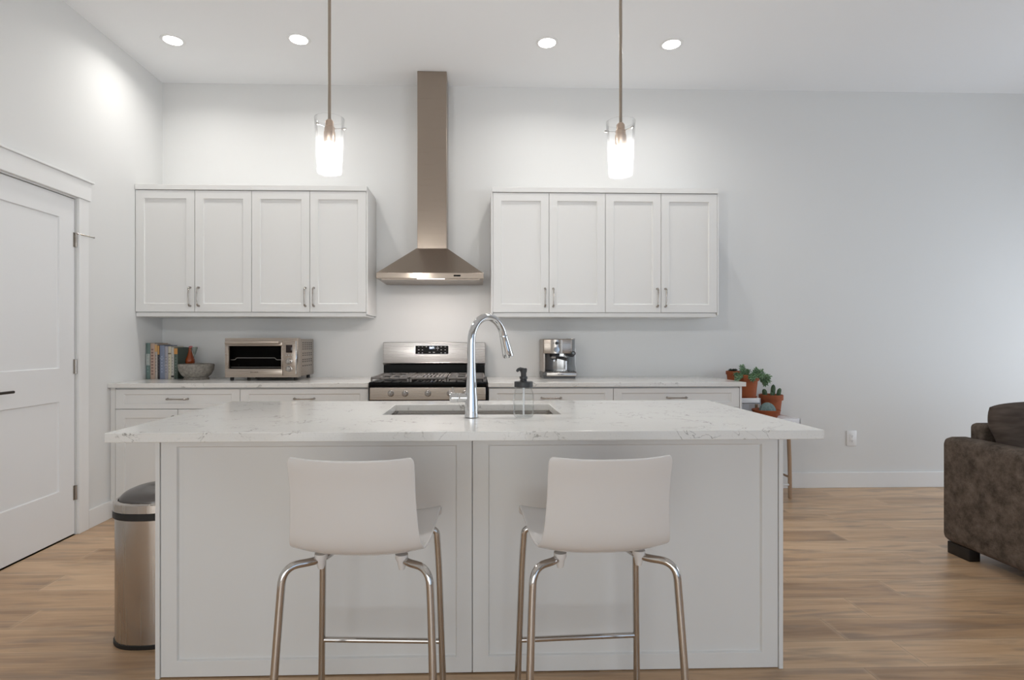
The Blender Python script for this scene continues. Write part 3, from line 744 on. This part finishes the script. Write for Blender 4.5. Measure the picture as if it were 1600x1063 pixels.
    for i in range(3):
        a, b = gx[i] + .003, gx[i+1] - .003; y0, y1 = yf + .005, 4.28; z0, z1 = .940, .954
        g = MB()
        for yy in (y0, y1 - .012): g.box(a, b, yy, yy + .012, z0, z1, .003)
        for xx in (a, b - .012): g.box(xx, xx + .012, y0, y1, z0, z1, .003)
        m_ = (a + b) / 2; my = (y0 + y1) / 2
        g.box(a, b, my - .006, my + .006, z0, z1, .003); g.box(m_ - .006, m_ + .006, y0, y1, z0, z1, .003)
        for q in (.25, .75):
            g.box(a + (b - a) * q - .005, a + (b - a) * q + .005, y0, y0 + .15, z0, z1, .002); g.box(a + (b - a) * q - .005, a + (b - a) * q + .005, y1 - .15, y1, z0, z1, .002)
            yy = y0 + (y1 - y0) * q; g.box(a, a + .07, yy - .005, yy + .005, z0, z1, .002); g.box(b - .07, b, yy - .005, yy + .005, z0, z1, .002)
        for xx in (a + .006, b - .006):
            for yy in (y0 + .006, y1 - .006): g.box(xx - .006, xx + .006, yy - .006, yy + .006, .921, z0 + .003)
        if i == 1: # flat centre griddle bars
            for k in range(9):
                xx = a + .02 + (b - a - .04) * k / 8; g.box(xx - .006, xx + .006, y0 + .02, y1 - .02, z0 + .001, z1 - .001, .002)
        g.build('grate', M['iron'], t)
gas_range()

# ------------------------------------------------------------------ range hood
def hood():
    t = thing('range_hood', 'brushed steel chimney range hood rising to the ceiling above the range', 'range hood', (-.327, 4.2, 1.645))
    x0, x1, y0, y1 = -.712, .058, 3.950, YB - .002
    rm = MB(); rm.box(x0, x1, y0, y1, 1.650, 1.690); rim = rm.build('canopy_rim', M['hood'], t, bevel=.002)
    c0, c1, cy = -.442, -.220, 4.178
    MB().ring_loft([[(x0 + .004, y0 + .004, 1.690), (x1 - .004, y0 + .004, 1.690), (x1 - .004, y1, 1.690), (x0 + .004, y1, 1.690)],
                    [(c0 - .006, cy - .006, 1.902), (c1 + .006, cy - .006, 1.902), (c1 + .006, y1, 1.902), (c0 - .006, y1, 1.902)]]).build('canopy', M['hood'], t, bevel=.002)
    MB().box(c0, c1, cy, y1, 1.900, ZC - .002).build('chimney', M['chimney'], t, bevel=.002)
    MB().box(x0 + .03, x1 - .03, y0 + .055, y1 - .02, 1.646, 1.651).build('filter', M['hood'], t)
    MB().box(-.420, -.222, y0 + .006, y0 + .020, 1.645, 1.6505, .002).build('lamp_strip', M['strip'], t)
    pb = MB(); pb.box(-.158, -.108, y0 - .003, y0 + .002, 1.664, 1.676, .003); pb.build('control_buttons', M['black'], rim)
    lg = area_light('hood_light', (0, 0, 0), (0, 0, 0), .19, .012, *LV['hood'], parent=t); lg.location = Vector((-.321, y0 + .030, 1.6440)) - Vector((-.327, 4.2, 1.645))
hood()

# ------------------------------------------------------------------ counter things
def toaster():
    t = thing('toaster_oven', 'stainless countertop toaster oven with glass door and two round dials', 'toaster oven', (-1.540, 4.185, .9142), R(-2)); local(t)
    w, dp, z0, z1 = .262, .18, .028, .308; yf = -dp
    b = MB(); b.box(-w, w, yf + .058, dp, z0, z1 - .006, .006)
    b.slab(-w - .003, w + .003, z0 - .004, z1, yf + .010, .052, [(-w + .030, w - .118, z0 + .056, z1 - .058)], d=.046)
    b.mi = 1
    for i in range(5):
        for j in range(12):
            if j in (4, 7, 10): continue
            y = -.06 + .045 * i; z = z1 - .035 - .0155 * j; b.box(w - .001, w + .0006, y - .010, y + .010, z - .0038, z + .0038)
    b.build('body', [M['oven_steel'], M['rubber']], t)
    pnl = MB(); pnl.box(w - .098, w - .004, yf, yf + .03, z0 + .006, z1 - .012, .005); cp = pnl.build('control_panel', M['oven_steel'], t)
    MB().box(w - .082, w - .036, yf - .001, yf + .006, z1 - .106, z1 - .050, .001).build('screen', mat('dark_screen', (.012, .004, .004), .1), cp)
    bu = MB()
    for k in range(3): bu.cyl((w - .078 + .019 * k, yf + .004, z1 - .124), (w - .078 + .019 * k, yf - .003, z1 - .124), .0045, n=12)
    bu.build('buttons', M['chrome'], cp)
    for z in (z1 - .168, z1 - .222):
        k = MB(); x = w - .060; k.tube([(x, yf + .004, z), (x, yf - .002, z), (x, yf - .003, z)], [.024, .024, .021], 24); k.tube([(x, yf - .003, z), (x, yf - .018, z), (x, yf - .021, z)], [.019, .0185, .016], 24)
        k.box(x - .003, x + .003, yf - .025, yf - .018, z - .015, z + .015, .001); k.build('dial', M['dial'], cp)
    tr = MB(); tr.box(w - .012, w - .004, yf - .006, yf + .012, z0 + .02, z1 - .02, .003); tr.tube(round_path([(w - .008, yf, z0 + .08), (w - .002, yf - .006, .16), (w - .008, yf, z1 - .08)], .06), .004, 8); tr.build('trim_strip', M['chrome'], t)
    dx0, dx1 = -w + .012, w - .106; dz0, dz1 = z0 + .010, z1 - .024
    dr = MB(); fr = .016
    dr.box(dx0, dx1, yf - .004, yf + .012, dz0, dz0 + .048, .003); dr.box(dx0, dx1, yf - .004, yf + .012, dz1 - .034, dz1, .003)
    dr.box(dx0, dx0 + fr, yf - .003, yf + .012, dz0 + .045, dz1 - .03, .002); dr.box(dx1 - fr * .6, dx1, yf - .003, yf + .012, dz0 + .045, dz1 - .03, .002)
    dor = dr.build('glass_door', M['oven_steel'], t)
    MB().box(dx0 + fr - .002, dx1 - fr * .6 + .002, yf + .002, yf + .006, dz0 + .046, dz1 - .032).build('door_glass', thin_glass('smoked_glass', (.80, .79, .78), edge=.06), dor)
    cv = MB(); ca = (-w + .0305, w - .1185, z0 + .0565, z1 - .0585); y0_, y1_ = yf + .0125, yf + .0555
    cv.box(ca[0], ca[1], y1_ - .003, y1_, ca[2], ca[3]); cv.box(ca[0], ca[1], y0_, y1_ - .002, ca[2], ca[2] + .002); cv.box(ca[0], ca[1], y0_, y1_ - .002, ca[3] - .002, ca[3])
    cv.box(ca[0], ca[0] + .002, y0_, y1_ - .002, ca[2], ca[3]); cv.box(ca[1] - .002, ca[1], y0_, y1_ - .002, ca[2], ca[3]); cv.build('cavity', M['black'], t)
    rk = MB()
    for z in (dz0 + .058,): rk.tube([(dx0 + .022, yf + .026, z), (dx1 - .014, yf + .026, z)], .0022, 8)
    z = dz0 + .112; rk.tube(round_path([(dx0 + .02, yf + .026, z), (dx0 + .05, yf + .026, z), (dx0 + .062, yf + .026, z + .014), (dx1 - .066, yf + .026, z + .014), (dx1 - .054, yf + .026, z), (dx1 - .012, yf + .026, z)], .006), .0024, 8)
    rk.build('rack', mat('rack_wire', (.62, .62, .6), .35, .3), t)
    hb = MB(); hb.tube([(dx0 + .01, yf - .036, dz1 - .012), (dx1 - .012, yf - .036, dz1 - .012)], .0105, 16)
    for x in (dx0 + .022, dx1 - .03): hb.box(x - .009, x + .009, yf - .036, yf, dz1 - .020, dz1 - .004, .002)
    hb.build('door_handle', M['oven_steel'], dor)
    sm = MB()
    for k, wd in enumerate((.004, .005, .003, .004, .005, .004, .005)): sm.box(-.075 + .0085 * k, -.075 + .0085 * k + wd, yf - .0046, yf - .0035, dz0 + .021, dz0 + .027)
    sm.build('brand_mark', M['print'], dor)
    for x, y in ((-w + .03, yf + .05), (w - .03, yf + .05), (-w + .03, dp - .04), (w - .03, dp - .04), (-w + .11, dp - .05)):
        f = MB(); f.lathe([(.010, 0), (.013, .002), (.013, .027), (.016, .032)], (x, y, 0), n=14); f.build('foot', M['rubber'], t)
    MB().box(-.07, .18, yf + .06, dp - .03, .014, .03, .004).build('crumb_tray', M['black'], t)
toaster()

def espresso():
    t = thing('espresso_machine', 'stainless espresso machine with portafilter and drip tray on the counter', 'espresso machine', (.636, 4.285, .9142)); local(t)
    w = .125; yf = -.115; yb = .125
    b = MB(); b.box(-w, w + .012, yf - .002, yb, .012, .052, .012, 3); b.box(-w + .005, w - .0, yf + .01, yb - .01, .0, .014); bs = b.build('base', M['grey_plastic'], t)
    tf = MB(); tf.box(-w + .028, w + .010, yf - .008, yf + .002, .018, .046, .004); tf.build('drip_tray_front', M['steel'], bs)
    gr = MB()
    for k in range(11): x = -w + .035 + .021 * k; gr.box(x, x + .010, yf + .004, .03, .0515, .0545)
    gr.build('drip_grid', M['chrome'], bs)
    mk = MB()
    for k, wd in enumerate((.005, .004, .003, .006, .005, .004)): mk.box(-.012 + .008 * k, -.012 + .008 * k + wd, yf - .0086, yf - .0075, .030, .035)
    mk.build('brand_mark', M['print'], bs)
    MB().prism([(-w + .002, yf + .005), (-w + .018, yf + .005), (-w + .02, yb), (-w + .002, yb)], 'z', .05, .30).build('side_panel', M['oven_steel'], t, bevel=.004)
    # curved polished back plate
    c = MB(); c.prism([(-w + .018, yb - .002)] + [(-w + .018 + (2 * w - .06) * k / 10, .065 - .055 * math.sin(math.pi * k / 20)) for k in range(11)] + [(w - .042, yb - .002)], 'z', .052, .20); c.build('back_plate', mat('polished_plate', (.36, .36, .36), .12, 1.0), t)
    h = MB(); h.box(-w + .004, w - .028, yf - .004, yb, .190, .302, .008, 3); hd = h.build('head', M['oven_steel'], t)
    p = MB(); p.prism([(-.066, yf - .004)] + [(-.066 + .088 * k / 8, yf - .004 - .014 * math.sin(math.pi * k / 8)) for k in range(1, 8)] + [(.022, yf - .004)], 'z', .192, .296); p.build('curved_front', M['steel_v'], hd, smooth=60)
    k = MB(); k.cyl((-.022, yf - .010, .270), (-.022, yf - .030, .270), .0125, .0115, 20); k.build('steam_knob', M['matte_black'], hd)
    k = MB(); k.cyl((-.022, yf - .012, .222), (-.022, yf - .030, .222), .022, .020, 24); k.build('selector_dial', M['chrome'], hd)
    for x in (-.045, .0): MB().cyl((x, yf - .012, .271), (x, yf - .019, .271), .003, n=10).build('indicator', M['matte_black'], hd)
    g = MB(); g.lathe([(.034, 0), (.036, .004), (.036, .018), (.028, .022)], (-.03, -.045, .168), n=28); g.build('group_head', M['matte_black'], t)
    pf = MB(); pf.lathe([(.010, 0), (.022, .003), (.030, .010), (.031, .026)], (-.03, -.045, .142), n=28); pf.tube([(-.03, -.045, .143), (-.03, -.045, .128)], .007, 10); po = pf.build('portafilter', M['chrome'], t)
    hn = MB(); hn.tube([(-.005, -.06, .158), (.035, -.11, .152), (.058, -.14, .147)], [.008, .012, .013], 14); hn.build('portafilter_grip', M['matte_black'], po)
    st = MB(); st.tube(round_path([(.055, -.06, .195), (.058, -.075, .17), (.058, -.08, .065)], .02), .0055, 12); st.build('steam_wand', M['chrome'], t)
    sk = MB(); sk.tube([(.066, yf + .02, .184), (.09, yf, .176), (.105, yf - .01, .176)], [.010, .011, .012], 14)
    sk.tube([(.105 + .014 * math.cos(a), yf - .016, .192 + .014 * math.sin(a)) for a in [2 * math.pi * i / 16 for i in range(16)]], .004, 8, closed=True); sk.build('steam_valve', M['matte_black'], t)
    wt = MB(); wt.box(w - .026, w + .0, yf + .03, yb, .05, .305, .005); wt.build('water_tank', thin_glass('tank_plastic', (.75, .77, .78), milky=.12, edge=.2), t)
    cl = MB(); cl.box(w - .030, w + .003, yf + .028, yb + .001, .298, .306, .003); cl.build('tank_lid', M['steel'], t)
espresso()

def outlet(x, z, label, w=.072, h=.116):
    t = thing('wall_outlet', label, 'outlet', (x, YB, z), 0, 'white wall outlets'); local(t)
    MB().box(-w/2, w/2, -.007, -.0005, -h/2, h/2, .0025).build('cover_plate', M['white_plastic'], t)
    r = MB(); r.box(-.017, .017, -.0095, -.006, -.034, .034, .002); rc = r.build('receptacle', M['white_plastic'], t)
    s = MB()
    for dz in (.019, -.019):
        for dx in (-.006, .006): s.box(dx - .001, dx + .001, -.0099, -.0092, dz - .003, dz + .005)
        s.cyl((0, -.0099, dz - .009), (0, -.0092, dz - .009), .0025, n=10)
    s.build('slots', M['grey_plastic'], rc)
outlet(3.080, .403, 'white duplex outlet on the bare wall between plant stand and sofa', .082, .124)
outlet(.772, 1.082, 'white outlet above the counter, half hidden behind the espresso machine')
cd = MB(); cd.tube(round_path([(.772, YB - .030, 1.060), (.79, YB - .045, 1.04), (.802, YB - .06, .98), (.795, YB - .08, .935), (.779, YB - .10, .935)], .03), .003, 8)
cd.box(.757, .787, YB - .034, YB - .0102, 1.052, 1.078, .004)
tag(cd.build('power_cord', M['white_plastic']), 'pale power cord plugged into the outlet behind the espresso machine', 'cord')

# books, spines towards the room
def cover(name, c): return mat(name, c, .6, bump=(60, .1, .001))
books = [  # width, height, colour, band colour, (band range), label
    (.031, .272, (.13, .195, .18), (.40, .42, .40), (.38, .70), 'tall teal book with a pale grey band, against the wall'),
    (.034, .270, (.46, .33, .26), (.22, .13, .11), None, 'tall salmon pink book with dark lettering, beside the teal one'),
    (.020, .264, (.42, .37, .33), (.55, .33, .14), (.78, .98), 'slim beige book with an ochre top, third from the wall'),
    (.016, .256, (.025, .022, .028), (.50, .27, .09), (.72, .98), 'thin black book with an orange spine top, beside a blue book'),
    (.036, .254, (.19, .22, .30), (.26, .30, .38), (.6, .63), 'thick slate blue book in the middle of the row'),
    (.026, .246, (.33, .32, .36), (.40, .38, .42), (.4, .44), 'pale lavender grey book beside the thick blue book'),
    (.023, .246, (.54, .49, .38), (.13, .10, .07), (.76, .80), 'cream book with a dark line under its title'),
    (.021, .240, (.46, .44, .40), (.02, .02, .02), (.06, .11), 'off white book with a black dot near its foot'),
    (.028, .238, (.075, .105, .085), (.55, .26, .07), (.79, .97), 'dark green book with an orange top, beside the stone bowl')]
bx = -2.474; first = None
for i, (wd, h, c, bc, br, lb) in enumerate(books):
    t = thing('book', lb, 'book', (bx + wd / 2, 4.29, .9142), 0, 'row of books on the back counter'); local(t)
    w2 = wd / 2 - .0008; yf, yb = -.095, .085
    cv = MB(); n = 6
    sp = [(-w2, yb), (-w2, yf + .004)] + [(-w2 + 2 * w2 * k / n, yf + .004 - .004 * math.sin(math.pi * k / n)) for k in range(1, n)] + [(w2, yf + .004), (w2, yb), (w2 - .0022, yb), (w2 - .0022, yf + .0065), (-w2 + .0022, yf + .0065), (-w2 + .0022, yb)]
    cv.prism(sp, 'z', 0, h); co = cv.build('cover', cover('book_cover', c), t)
    MB().box(-w2 + .0024, w2 - .0024, yf + .007, yb - .004, .003, h - .004).build('pages', M['paper'], t)
    bm_ = MB()
    if br: bm_.box(-w2 * .92, w2 * .92, yf - .0012, yf + .004, h * br[0], h * br[1])
    else:
        for k in range(9): bm_.box(-w2 * .45, w2 * .45, yf - .0012, yf + .002, h * (.12 + .085 * k), h * (.12 + .085 * k) + .012)
    bm_.build('spine_label', cover('book_band', bc), co)
    lt = MB()
    for k in range(6):
        z = h * (.20 + .09 * k) if i != 1 else h * .04; lt.box(-w2 * .25, w2 * .25, yf - .0016, yf + .001, z, z + .008)
    if i not in (1,): lt.build('spine_lettering', cover('book_ink', tuple(min(1, x * 1.5 + .06) for x in c) if sum(c) < .9 else tuple(x * .45 for x in c)), co)
    else: lt.bm.free()
    bx += wd

b = MB(); b.lathe([(.02, 0), (.086, 0), (.086, .010), (.080, .018), (.100, .036), (.118, .070), (.122, .104), (.121, .113), (.116, .115), (.112, .112), (.110, .09), (.095, .05), (.06, .028), (.01, .024)], n=44)
bo = b.build('stone_bowl', M['stone']); bo.location = (-2.085, 4.165, .9142); tag(bo, 'grey rough stone bowl on the counter beside the books', 'bowl')
t = thing('ornament', 'small dark ornament with glossy amber drop and pink tip, behind the bowl', 'ornament', (-2.196, 4.285, .9142)); local(t)
MB().lathe([(.005, 0), (.030, 0), (.034, .02), (.032, .06), (.028, .10), (.018, .13), (.004, .14)], (0, .008, 0), n=20).build('base', mat('dark_brown_glaze', (.02, .011, .009), .3), t)
MB().lathe([(.004, .105), (.026, .108), (.034, .125), (.032, .145), (.020, .175), (.012, .205), (.010, .232), (.003, .236)], (.012, -.016, 0), n=24).build('amber_drop', M['amber'], t)
MB().ball((.016, -.014, .240), .016, .010, .009).build('pink_tip', M['pink'], t)
g_ = MB(); g_.lathe([(.006, .18), (.012, .20), (.022, .235), (.020, .24)], (.038, .0, 0), n=14); g_.tube([(.02, .0, .14), (.034, .0, .165), (.038, 0, .185)], .005, 8); g_.build('grey_bud', mat('grey_green_glaze', (.22, .25, .22), .5), t)

# ------------------------------------------------------------------ plant stand and plants
def stand():
    t = thing('plant_stand', 'stepped white and pale wood plant stand at the counter end', 'plant stand', (2.16, 4.25, 0))
    def tray(name, x0, x1, y0, y1, z0, z1):
        m = MB(); m.box(x0, x1, y0, y1, z0, z0 + .012, .003); m.box(x0, x1, y0, y0 + .012, z0, z1, .004); m.box(x0, x1, y1 - .012, y1, z0, z1, .004)
        m.box(x0, x0 + .012, y0, y1, z0, z1, .004); m.box(x1 - .012, x1, y0, y1, z0, z1, .004); m.box(x0 + .01, x1 - .01, y0 + .01, y1 - .01, z1 - .02, z1 - .006)
        m.build(name, M['stand_white'], t)
    tray('shelf', 1.93, 2.160, 4.105, 4.27, .722, .768)
    tray('shelf', 1.93, 2.13, 4.275, 4.40, .815, .862)
    tray('shelf', 2.075, 2.415, 4.02, 4.40, .575, .622)
    MB().box(1.99, 2.155, 4.28, 4.30, .625, .735).build('riser_board', M['stand_white'], t, bevel=.002)
    for x, y, z, dx in ((2.385, 4.135, .60, .012), (2.385, 4.375, .60, .012), (1.945, 4.375, .84, 0), (1.945, 4.12, .745, 0)):
        MB().tube([(x, y, z), (x + dx, y, .30), (x + dx * 1.4, y, 0)], [.013, .014, .014], 12).build('leg', M['wood'], t)
    MB().tube([(2.186, 4.218, .615), (2.186, 4.218, .764)], .0135, 12).build('post', M['wood'], t)
    for y in (4.135, 4.375): MB().tube([(1.945, y if y > 4.2 else 4.12, .103), (2.392, y, .103)], .009, 10).build('stretcher', M['stand_white'], t)
    MB().tube([(2.398, 4.135, .16), (2.398, 4.375, .16)], .008, 10).build('stretcher', M['wood'], t)
stand()
def pot(name, label, loc, r, h, rb, saucer=False, group='terracotta pots on the plant stand'):
    t = thing(name, label, 'potted plant', loc, 0, group); local(t)
    rim = h * .26; e = .006
    prof = [(.005, 0), (rb, 0), (rb + (r * .88 - rb) * .98, h - rim), (r * .985, h - rim), (r, h - rim + .004), (r, h - .002), (r - .003, h), (r - e, h), (r - e - .003, h * .86), (.005, h * .86)]
    MB().lathe(prof, n=36).build('pot', M['terracotta'], t)
    MB().lathe([(.004, h * .86), (r - e - .002, h * .86), (r - e - .002, h * .90), (.004, h * .915)], n=28).build('soil', M['soil'], t)
    return t
def leaf_mesh(m, base, d, L, w, th=.006, droop=.3):
    d = Vector(d).normalized(); side = d.cross(Vector((0, 0, 1)))
    side = side.normalized() if side.length > .05 else Vector((1, 0, 0)); up = side.cross(d)
    rings = []
    for i in range(7):
        s = i / 6; c = Vector(base) + d * L * s - Vector((0, 0, 1)) * L * droop * s * s
        ww = w * (math.sin(math.pi * (.12 + .86 * s)) ** .7); tt = th * (1 - .6 * s)
        rings.append([c + side * ww * math.cos(a) + up * tt * math.sin(a) for a in [2 * math.pi * k / 8 for k in range(8)]])
    m.ring_loft(rings)
rn = random.Random(3)
t = pot('potted_succulent', 'tall terracotta pot with trailing green succulent on the upper shelf', (2.096, 4.180, .7625), .080, .180, .056)
sc_ = MB(); sc_.lathe([(.03, 0), (.060, 0), (.066, .014), (.063, .015), (.055, .004), (.03, .004)], n=30); sc_.build('saucer', M['terracotta'], t)
def donkey(m, base, d, n, L):
    # one stem thickly set with small plump leaves
    p = Vector(base); d = Vector(d).normalized()
    for i in range(n):
        p = p + d * L / n; d = (d + Vector((0, 0, -.16))).normalized()
        for k in range(5):
            a = 2 * math.pi * (k / 5 + i * .31); s = d.orthogonal().normalized(); s2 = d.cross(s)
            dd = (d * .7 + s * math.cos(a) + s2 * math.sin(a))
            leaf_mesh(m, p, dd, .026, .0075, .0055, .1)
stems = [((-.03, -.02, .160), (-.45, -.25, 1.2), 5, .070), ((-.035, -.01, .160), (-.2, -.1, 1.5), 6, .085), ((.02, -.02, .160), (.35, -.2, 1.1), 5, .07), ((.03, -.02, .165), (.7, -.25, .9), 5, .075), ((.045, -.03, .165), (1, -.25, .55), 7, .10), ((.05, .0, .165), (1.1, .1, .35), 9, .13), ((.04, .03, .165), (.9, .4, .6), 6, .09),
         ((-.04, .0, .165), (-.9, -.1, .6), 5, .06), ((0, -.05, .165), (.1, -1, .6), 5, .055), ((-.02, -.06, .168), (-.1, -1, .2), 6, .07), ((-.060, -.040, .172), (-.5, -.35, .1), 12, .15), ((.055, .01, .170), (1, .1, .0), 10, .12), ((0, .04, .165), (0, .5, 1.2), 5, .06), ((-.01, -.01, .165), (.1, 0, 1), 4, .045), ((.03, -.05, .168), (.5, -.9, .5), 5, .06)]
for s in stems:
    m = MB(); donkey(m, *s); m.build('stem', M['leaf'], t)
t = pot('potted_succulent', 'small terracotta pot with a dark rosette succulent, behind the trailing one', (2.055, 4.335, .8565), .054, .105, .040)
m = MB()
for i in range(26):
    a = i * 2.4; r_ = .008 + .0011 * i; leaf_mesh(m, (r_ * .3 * math.cos(a), r_ * .3 * math.sin(a), .104), (math.cos(a), math.sin(a), 1.1 - .035 * i), .030, .009, .005, .1)
m.build('rosette', M['leaf_dark'], t)
t = pot('potted_cactus', 'terracotta pot with three upright finger cacti on the lower shelf', (2.343, 4.300, .6165), .088, .160, .064)
def cactus_finger(c, h, r, tilt):
    m = MB(); n = 40; rings = []
    for i in range(12):
        s = i / 11; rr = r * (min(1, .75 + s) if s < .6 else max(.02, math.sqrt(max(0, 1 - ((s - .6) / .4) ** 2)))); ring = []
        for j in range(n):
            a = 2 * math.pi * j / n; q = rr * (1 + .09 * math.cos(10 * a)); ring.append((c[0] + q * math.cos(a) + tilt[0] * s, c[1] + q * math.sin(a) + tilt[1] * s, c[2] + h * s))
        rings.append(ring)
    m.ring_loft(rings); return m.build('cactus_stem', M['cactus'], t)
cactus_finger((-.052, -.01, .140), .066, .0165, (-.008, 0)); cactus_finger((.012, .0, .140), .100, .0155, (.008, 0)); cactus_finger((.050, -.01, .140), .072, .0145, (.016, 0))
cactus_finger((.0, -.014, .140), .04, .010, (-.004, 0))
t = thing('potted_cactus', 'round blue-green cactus in a shallow terracotta bowl, in front of the finger cacti', 'potted plant', (2.192, 4.092, .6165), 0, 'terracotta pots on the plant stand'); local(t)
MB().lathe([(.01, 0), (.062, 0), (.074, .010), (.098, .058), (.101, .066), (.098, .068), (.093, .064), (.085, .045), (.01, .045)], n=40).build('bowl', M['terracotta'], t)
MB().lathe([(.004, .044), (.087, .044), (.089, .052), (.004, .053)], n=28).build('soil', M['soil'], t)
m = MB(); n = 44; rings = []
for i in range(11):
    s = i / 10; a0 = s * math.pi / 2; rings.append([((.058 * math.cos(a0) + .001) * (1 + .05 * math.cos(11 * a)) * math.cos(a) + .0, (.050 * math.cos(a0) + .001) * (1 + .05 * math.cos(11 * a)) * math.sin(a) - .02, .050 + .072 * math.sin(a0)) for a in [2 * math.pi * j / n for j in range(n)]])
m.ring_loft(rings); m.build('round_cactus', M['blue_cactus'], t)

# ------------------------------------------------------------------ sofa
def soft(name, m, mt, parent, lv=2):
    o = m.build(name, mt, parent, smooth=180); return o
def sofa():
    t = thing('sofa', 'dark brown fabric sofa at the edge of the room, seen from its arm', 'sofa', (3.6, 2.6, 0))
    x0, y1, y0 = 2.655, 3.075, 2.15
    for xa in (x0, 4.55):
        MB().box(xa, xa + .155, y0, y1, .066, .660, .045, 5).build('arm', M['sofa'], t, smooth=60)
    MB().box(x0 + .165, 4.54, y1 - .095, y1 - .002, .066, .736, .03, 4).build('back', M['sofa'], t, smooth=60)
    MB().box(x0 + .156, 4.549, y0 + .03, y1 - .096, .066, .30, .02, 3).build('base', M['sofa'], t, smooth=60)
    for i in range(2):
        a = x0 + .160 + .867 * i; MB().box(a, a + .862, y0 + .0, y1 - .10, .302, .46, .05, 5).build('seat_cushion', M['sofa'], t, smooth=60)
    for x, y in ((x0 + .035, y1 - .165), (4.66, y1 - .165), (x0 + .035, y0 + .03), (4.66, y0 + .03)):
        MB().box(x - .012, x + .05, y, y + .14, 0, .068, .004).build('foot', M['foot'], t)
    def cushion(x0, x1, label):
        m = MB(); nu, nv = 28, 20; V = {}
        for sd in (0, 1):
            for i in range(nu + 1):
                for j in range(nv + 1):
                    u, v = -1 + 2 * i / nu, -1 + 2 * j / nv
                    bl = (1 - abs(u) ** 3.5) ** .55 * (1 - abs(v) ** 3.5) ** .55
                    th = .105 * bl + .010 * math.sin(9 * v + 2 * u) * bl + .006 * math.sin(7 * u - 5 * v) * bl
                    w = (x1 - x0) / 2 * (1 - .06 * abs(v) ** 2 * abs(u)) ; hh = .205 * (1 - .07 * u * u * abs(v))
                    V[sd, i, j] = m.bm.verts.new((w * u * (1 - .07 * v ** 4) - (.060 * v if u < 0 else 0) * abs(u), (-th if sd == 0 else th), hh * v * (1 - .08 * u ** 8)))
            for i in range(nu):
                for j in range(nv):
                    q = [V[sd, i, j], V[sd, i+1, j], V[sd, i+1, j+1], V[sd, i, j+1]]; m.face(q if sd == 0 else q[::-1])
        bmesh.ops.remove_doubles(m.bm, verts=m.bm.verts, dist=.0005)
        o = m.build('sofa_cushion', M['sofa_cushion'], None, smooth=180)
        o.location = ((x0 + x1) / 2, y1 - .235, .680); o.rotation_euler = (R(-11), R(-1), 0)
        tag(o, label, 'cushion', 'loose back cushions on the sofa'); return o
    cushion(2.765, 3.60, 'dark brown loose back cushion leaning on the sofa back, beside the near arm')
sofa()

# ------------------------------------------------------------------ lights of the room
def pendant():
    t = thing('pendant_lamp', 'seeded glass pendant lamp on a slim rod, hanging over the island', 'pendant lamp', (0, 0, 0), 0, 'glass pendant lamps over the island')
    zt, zb = 2.083, 1.868
    MB().lathe([(.004, ZC - .035), (.058, ZC - .030), (.062, ZC - .004), (.062, ZC - .0005)], n=32).build('canopy', M['rod'], t)
    MB().tube([(0, 0, ZC - .03), (0, 0, 2.65), (0, 0, zt - .005)], .0062, 14).build('rod', M['rod'], t)
    MB().lathe([(.004, zt - .004), (.010, zt - .004), (.0165, zt - .012), (.0165, zt - .030), (.020, zt - .034), (.020, zt - .052), (.0225, zt - .054), (.0225, zt - .086), (.017, zt - .094), (.004, zt - .094)][::-1], n=24).build('socket', M['socket'], t)
    o_, i_ = [], []
    for k in range(9):
        s = k / 8; r = .0465 + (.0585 - .0465) * s; z = zb + (zt - zb) * s; o_.append((r, z)); i_.append((r - .0028, z))
    MB().lathe(o_ + i_[::-1] + [o_[0]], n=48, cap=False).build('glass_shade', M['shade'], t)
    for a in (20, 140, 260):
        p = MB(); c, s = math.cos(R(a)), math.sin(R(a)); z = zt - .040
        p.tube([(.018 * c, .018 * s, z), (.062 * c, .062 * s, z)], .0016, 8); p.build('shade_pin', M['chrome'], t)
        q = MB(); q.tube([(.0575 * c, .0575 * s, z), (.0655 * c, .0655 * s, z)], .0042, 12); q.build('pin_knob', M['nickel'], t)
    MB().lathe([(.004, 1.880), (.017, 1.882), (.028, 1.892), (.0318, 1.910), (.0295, 1.932), (.020, 1.962), (.013, 1.975), (.012, 1.992)], n=24).build('bulb', M['bulb'], t)
    return t
p1 = pendant(); p2 = copy_tree(p1, None, 'glass pendant lamp over the island, beside the espresso machine side of the hood')
p1['label'] = 'seeded glass pendant lamp over the island, on the toaster oven side of the hood'
p1.location = (-.580, 2.2, 0); p1.rotation_euler.z = R(-22); p2.location = (.584, 2.2, 0); p2.rotation_euler.z = R(42)

def pot_light():
    t = thing('ceiling_light', '', 'ceiling light', (0, 0, ZC), 0, 'recessed ceiling lights'); local(t)
    MB().lathe([(.058, -.0025), (.060, -.004), (.076, -.003), (.078, -.0004), (.058, -.0004), (.058, -.0025)], n=40, cap=False).build('trim_ring', M['white_plastic'], t)
    MB().lathe([(.002, -.0028), (.058, -.0028), (.058, -.0008), (.002, -.0008)], n=40).build('lens', M['lens'], t)
    area_light('downlight', (0, 0, -.006), (0, 0, 0), .11, .11, *LV['pot'], 'DISK', 150, t)
    return t
l0 = pot_light()
pl = [(-2.06, 3.80, 'recessed ceiling light in the room corner by the pantry door wall'), (-1.20, 3.765, 'recessed ceiling light over the toaster oven, next to the one in the corner'),
      (.490, 3.76, 'recessed ceiling light over the espresso machine, beside the hood chimney'), (1.350, 3.755, 'recessed ceiling light over the counter end, last of the row toward the bare wall')]
for i, (x, y, lb) in enumerate(pl):
    o = l0 if i == 0 else copy_tree(l0)
    o.location = (x, y, ZC); o['label'] = lb
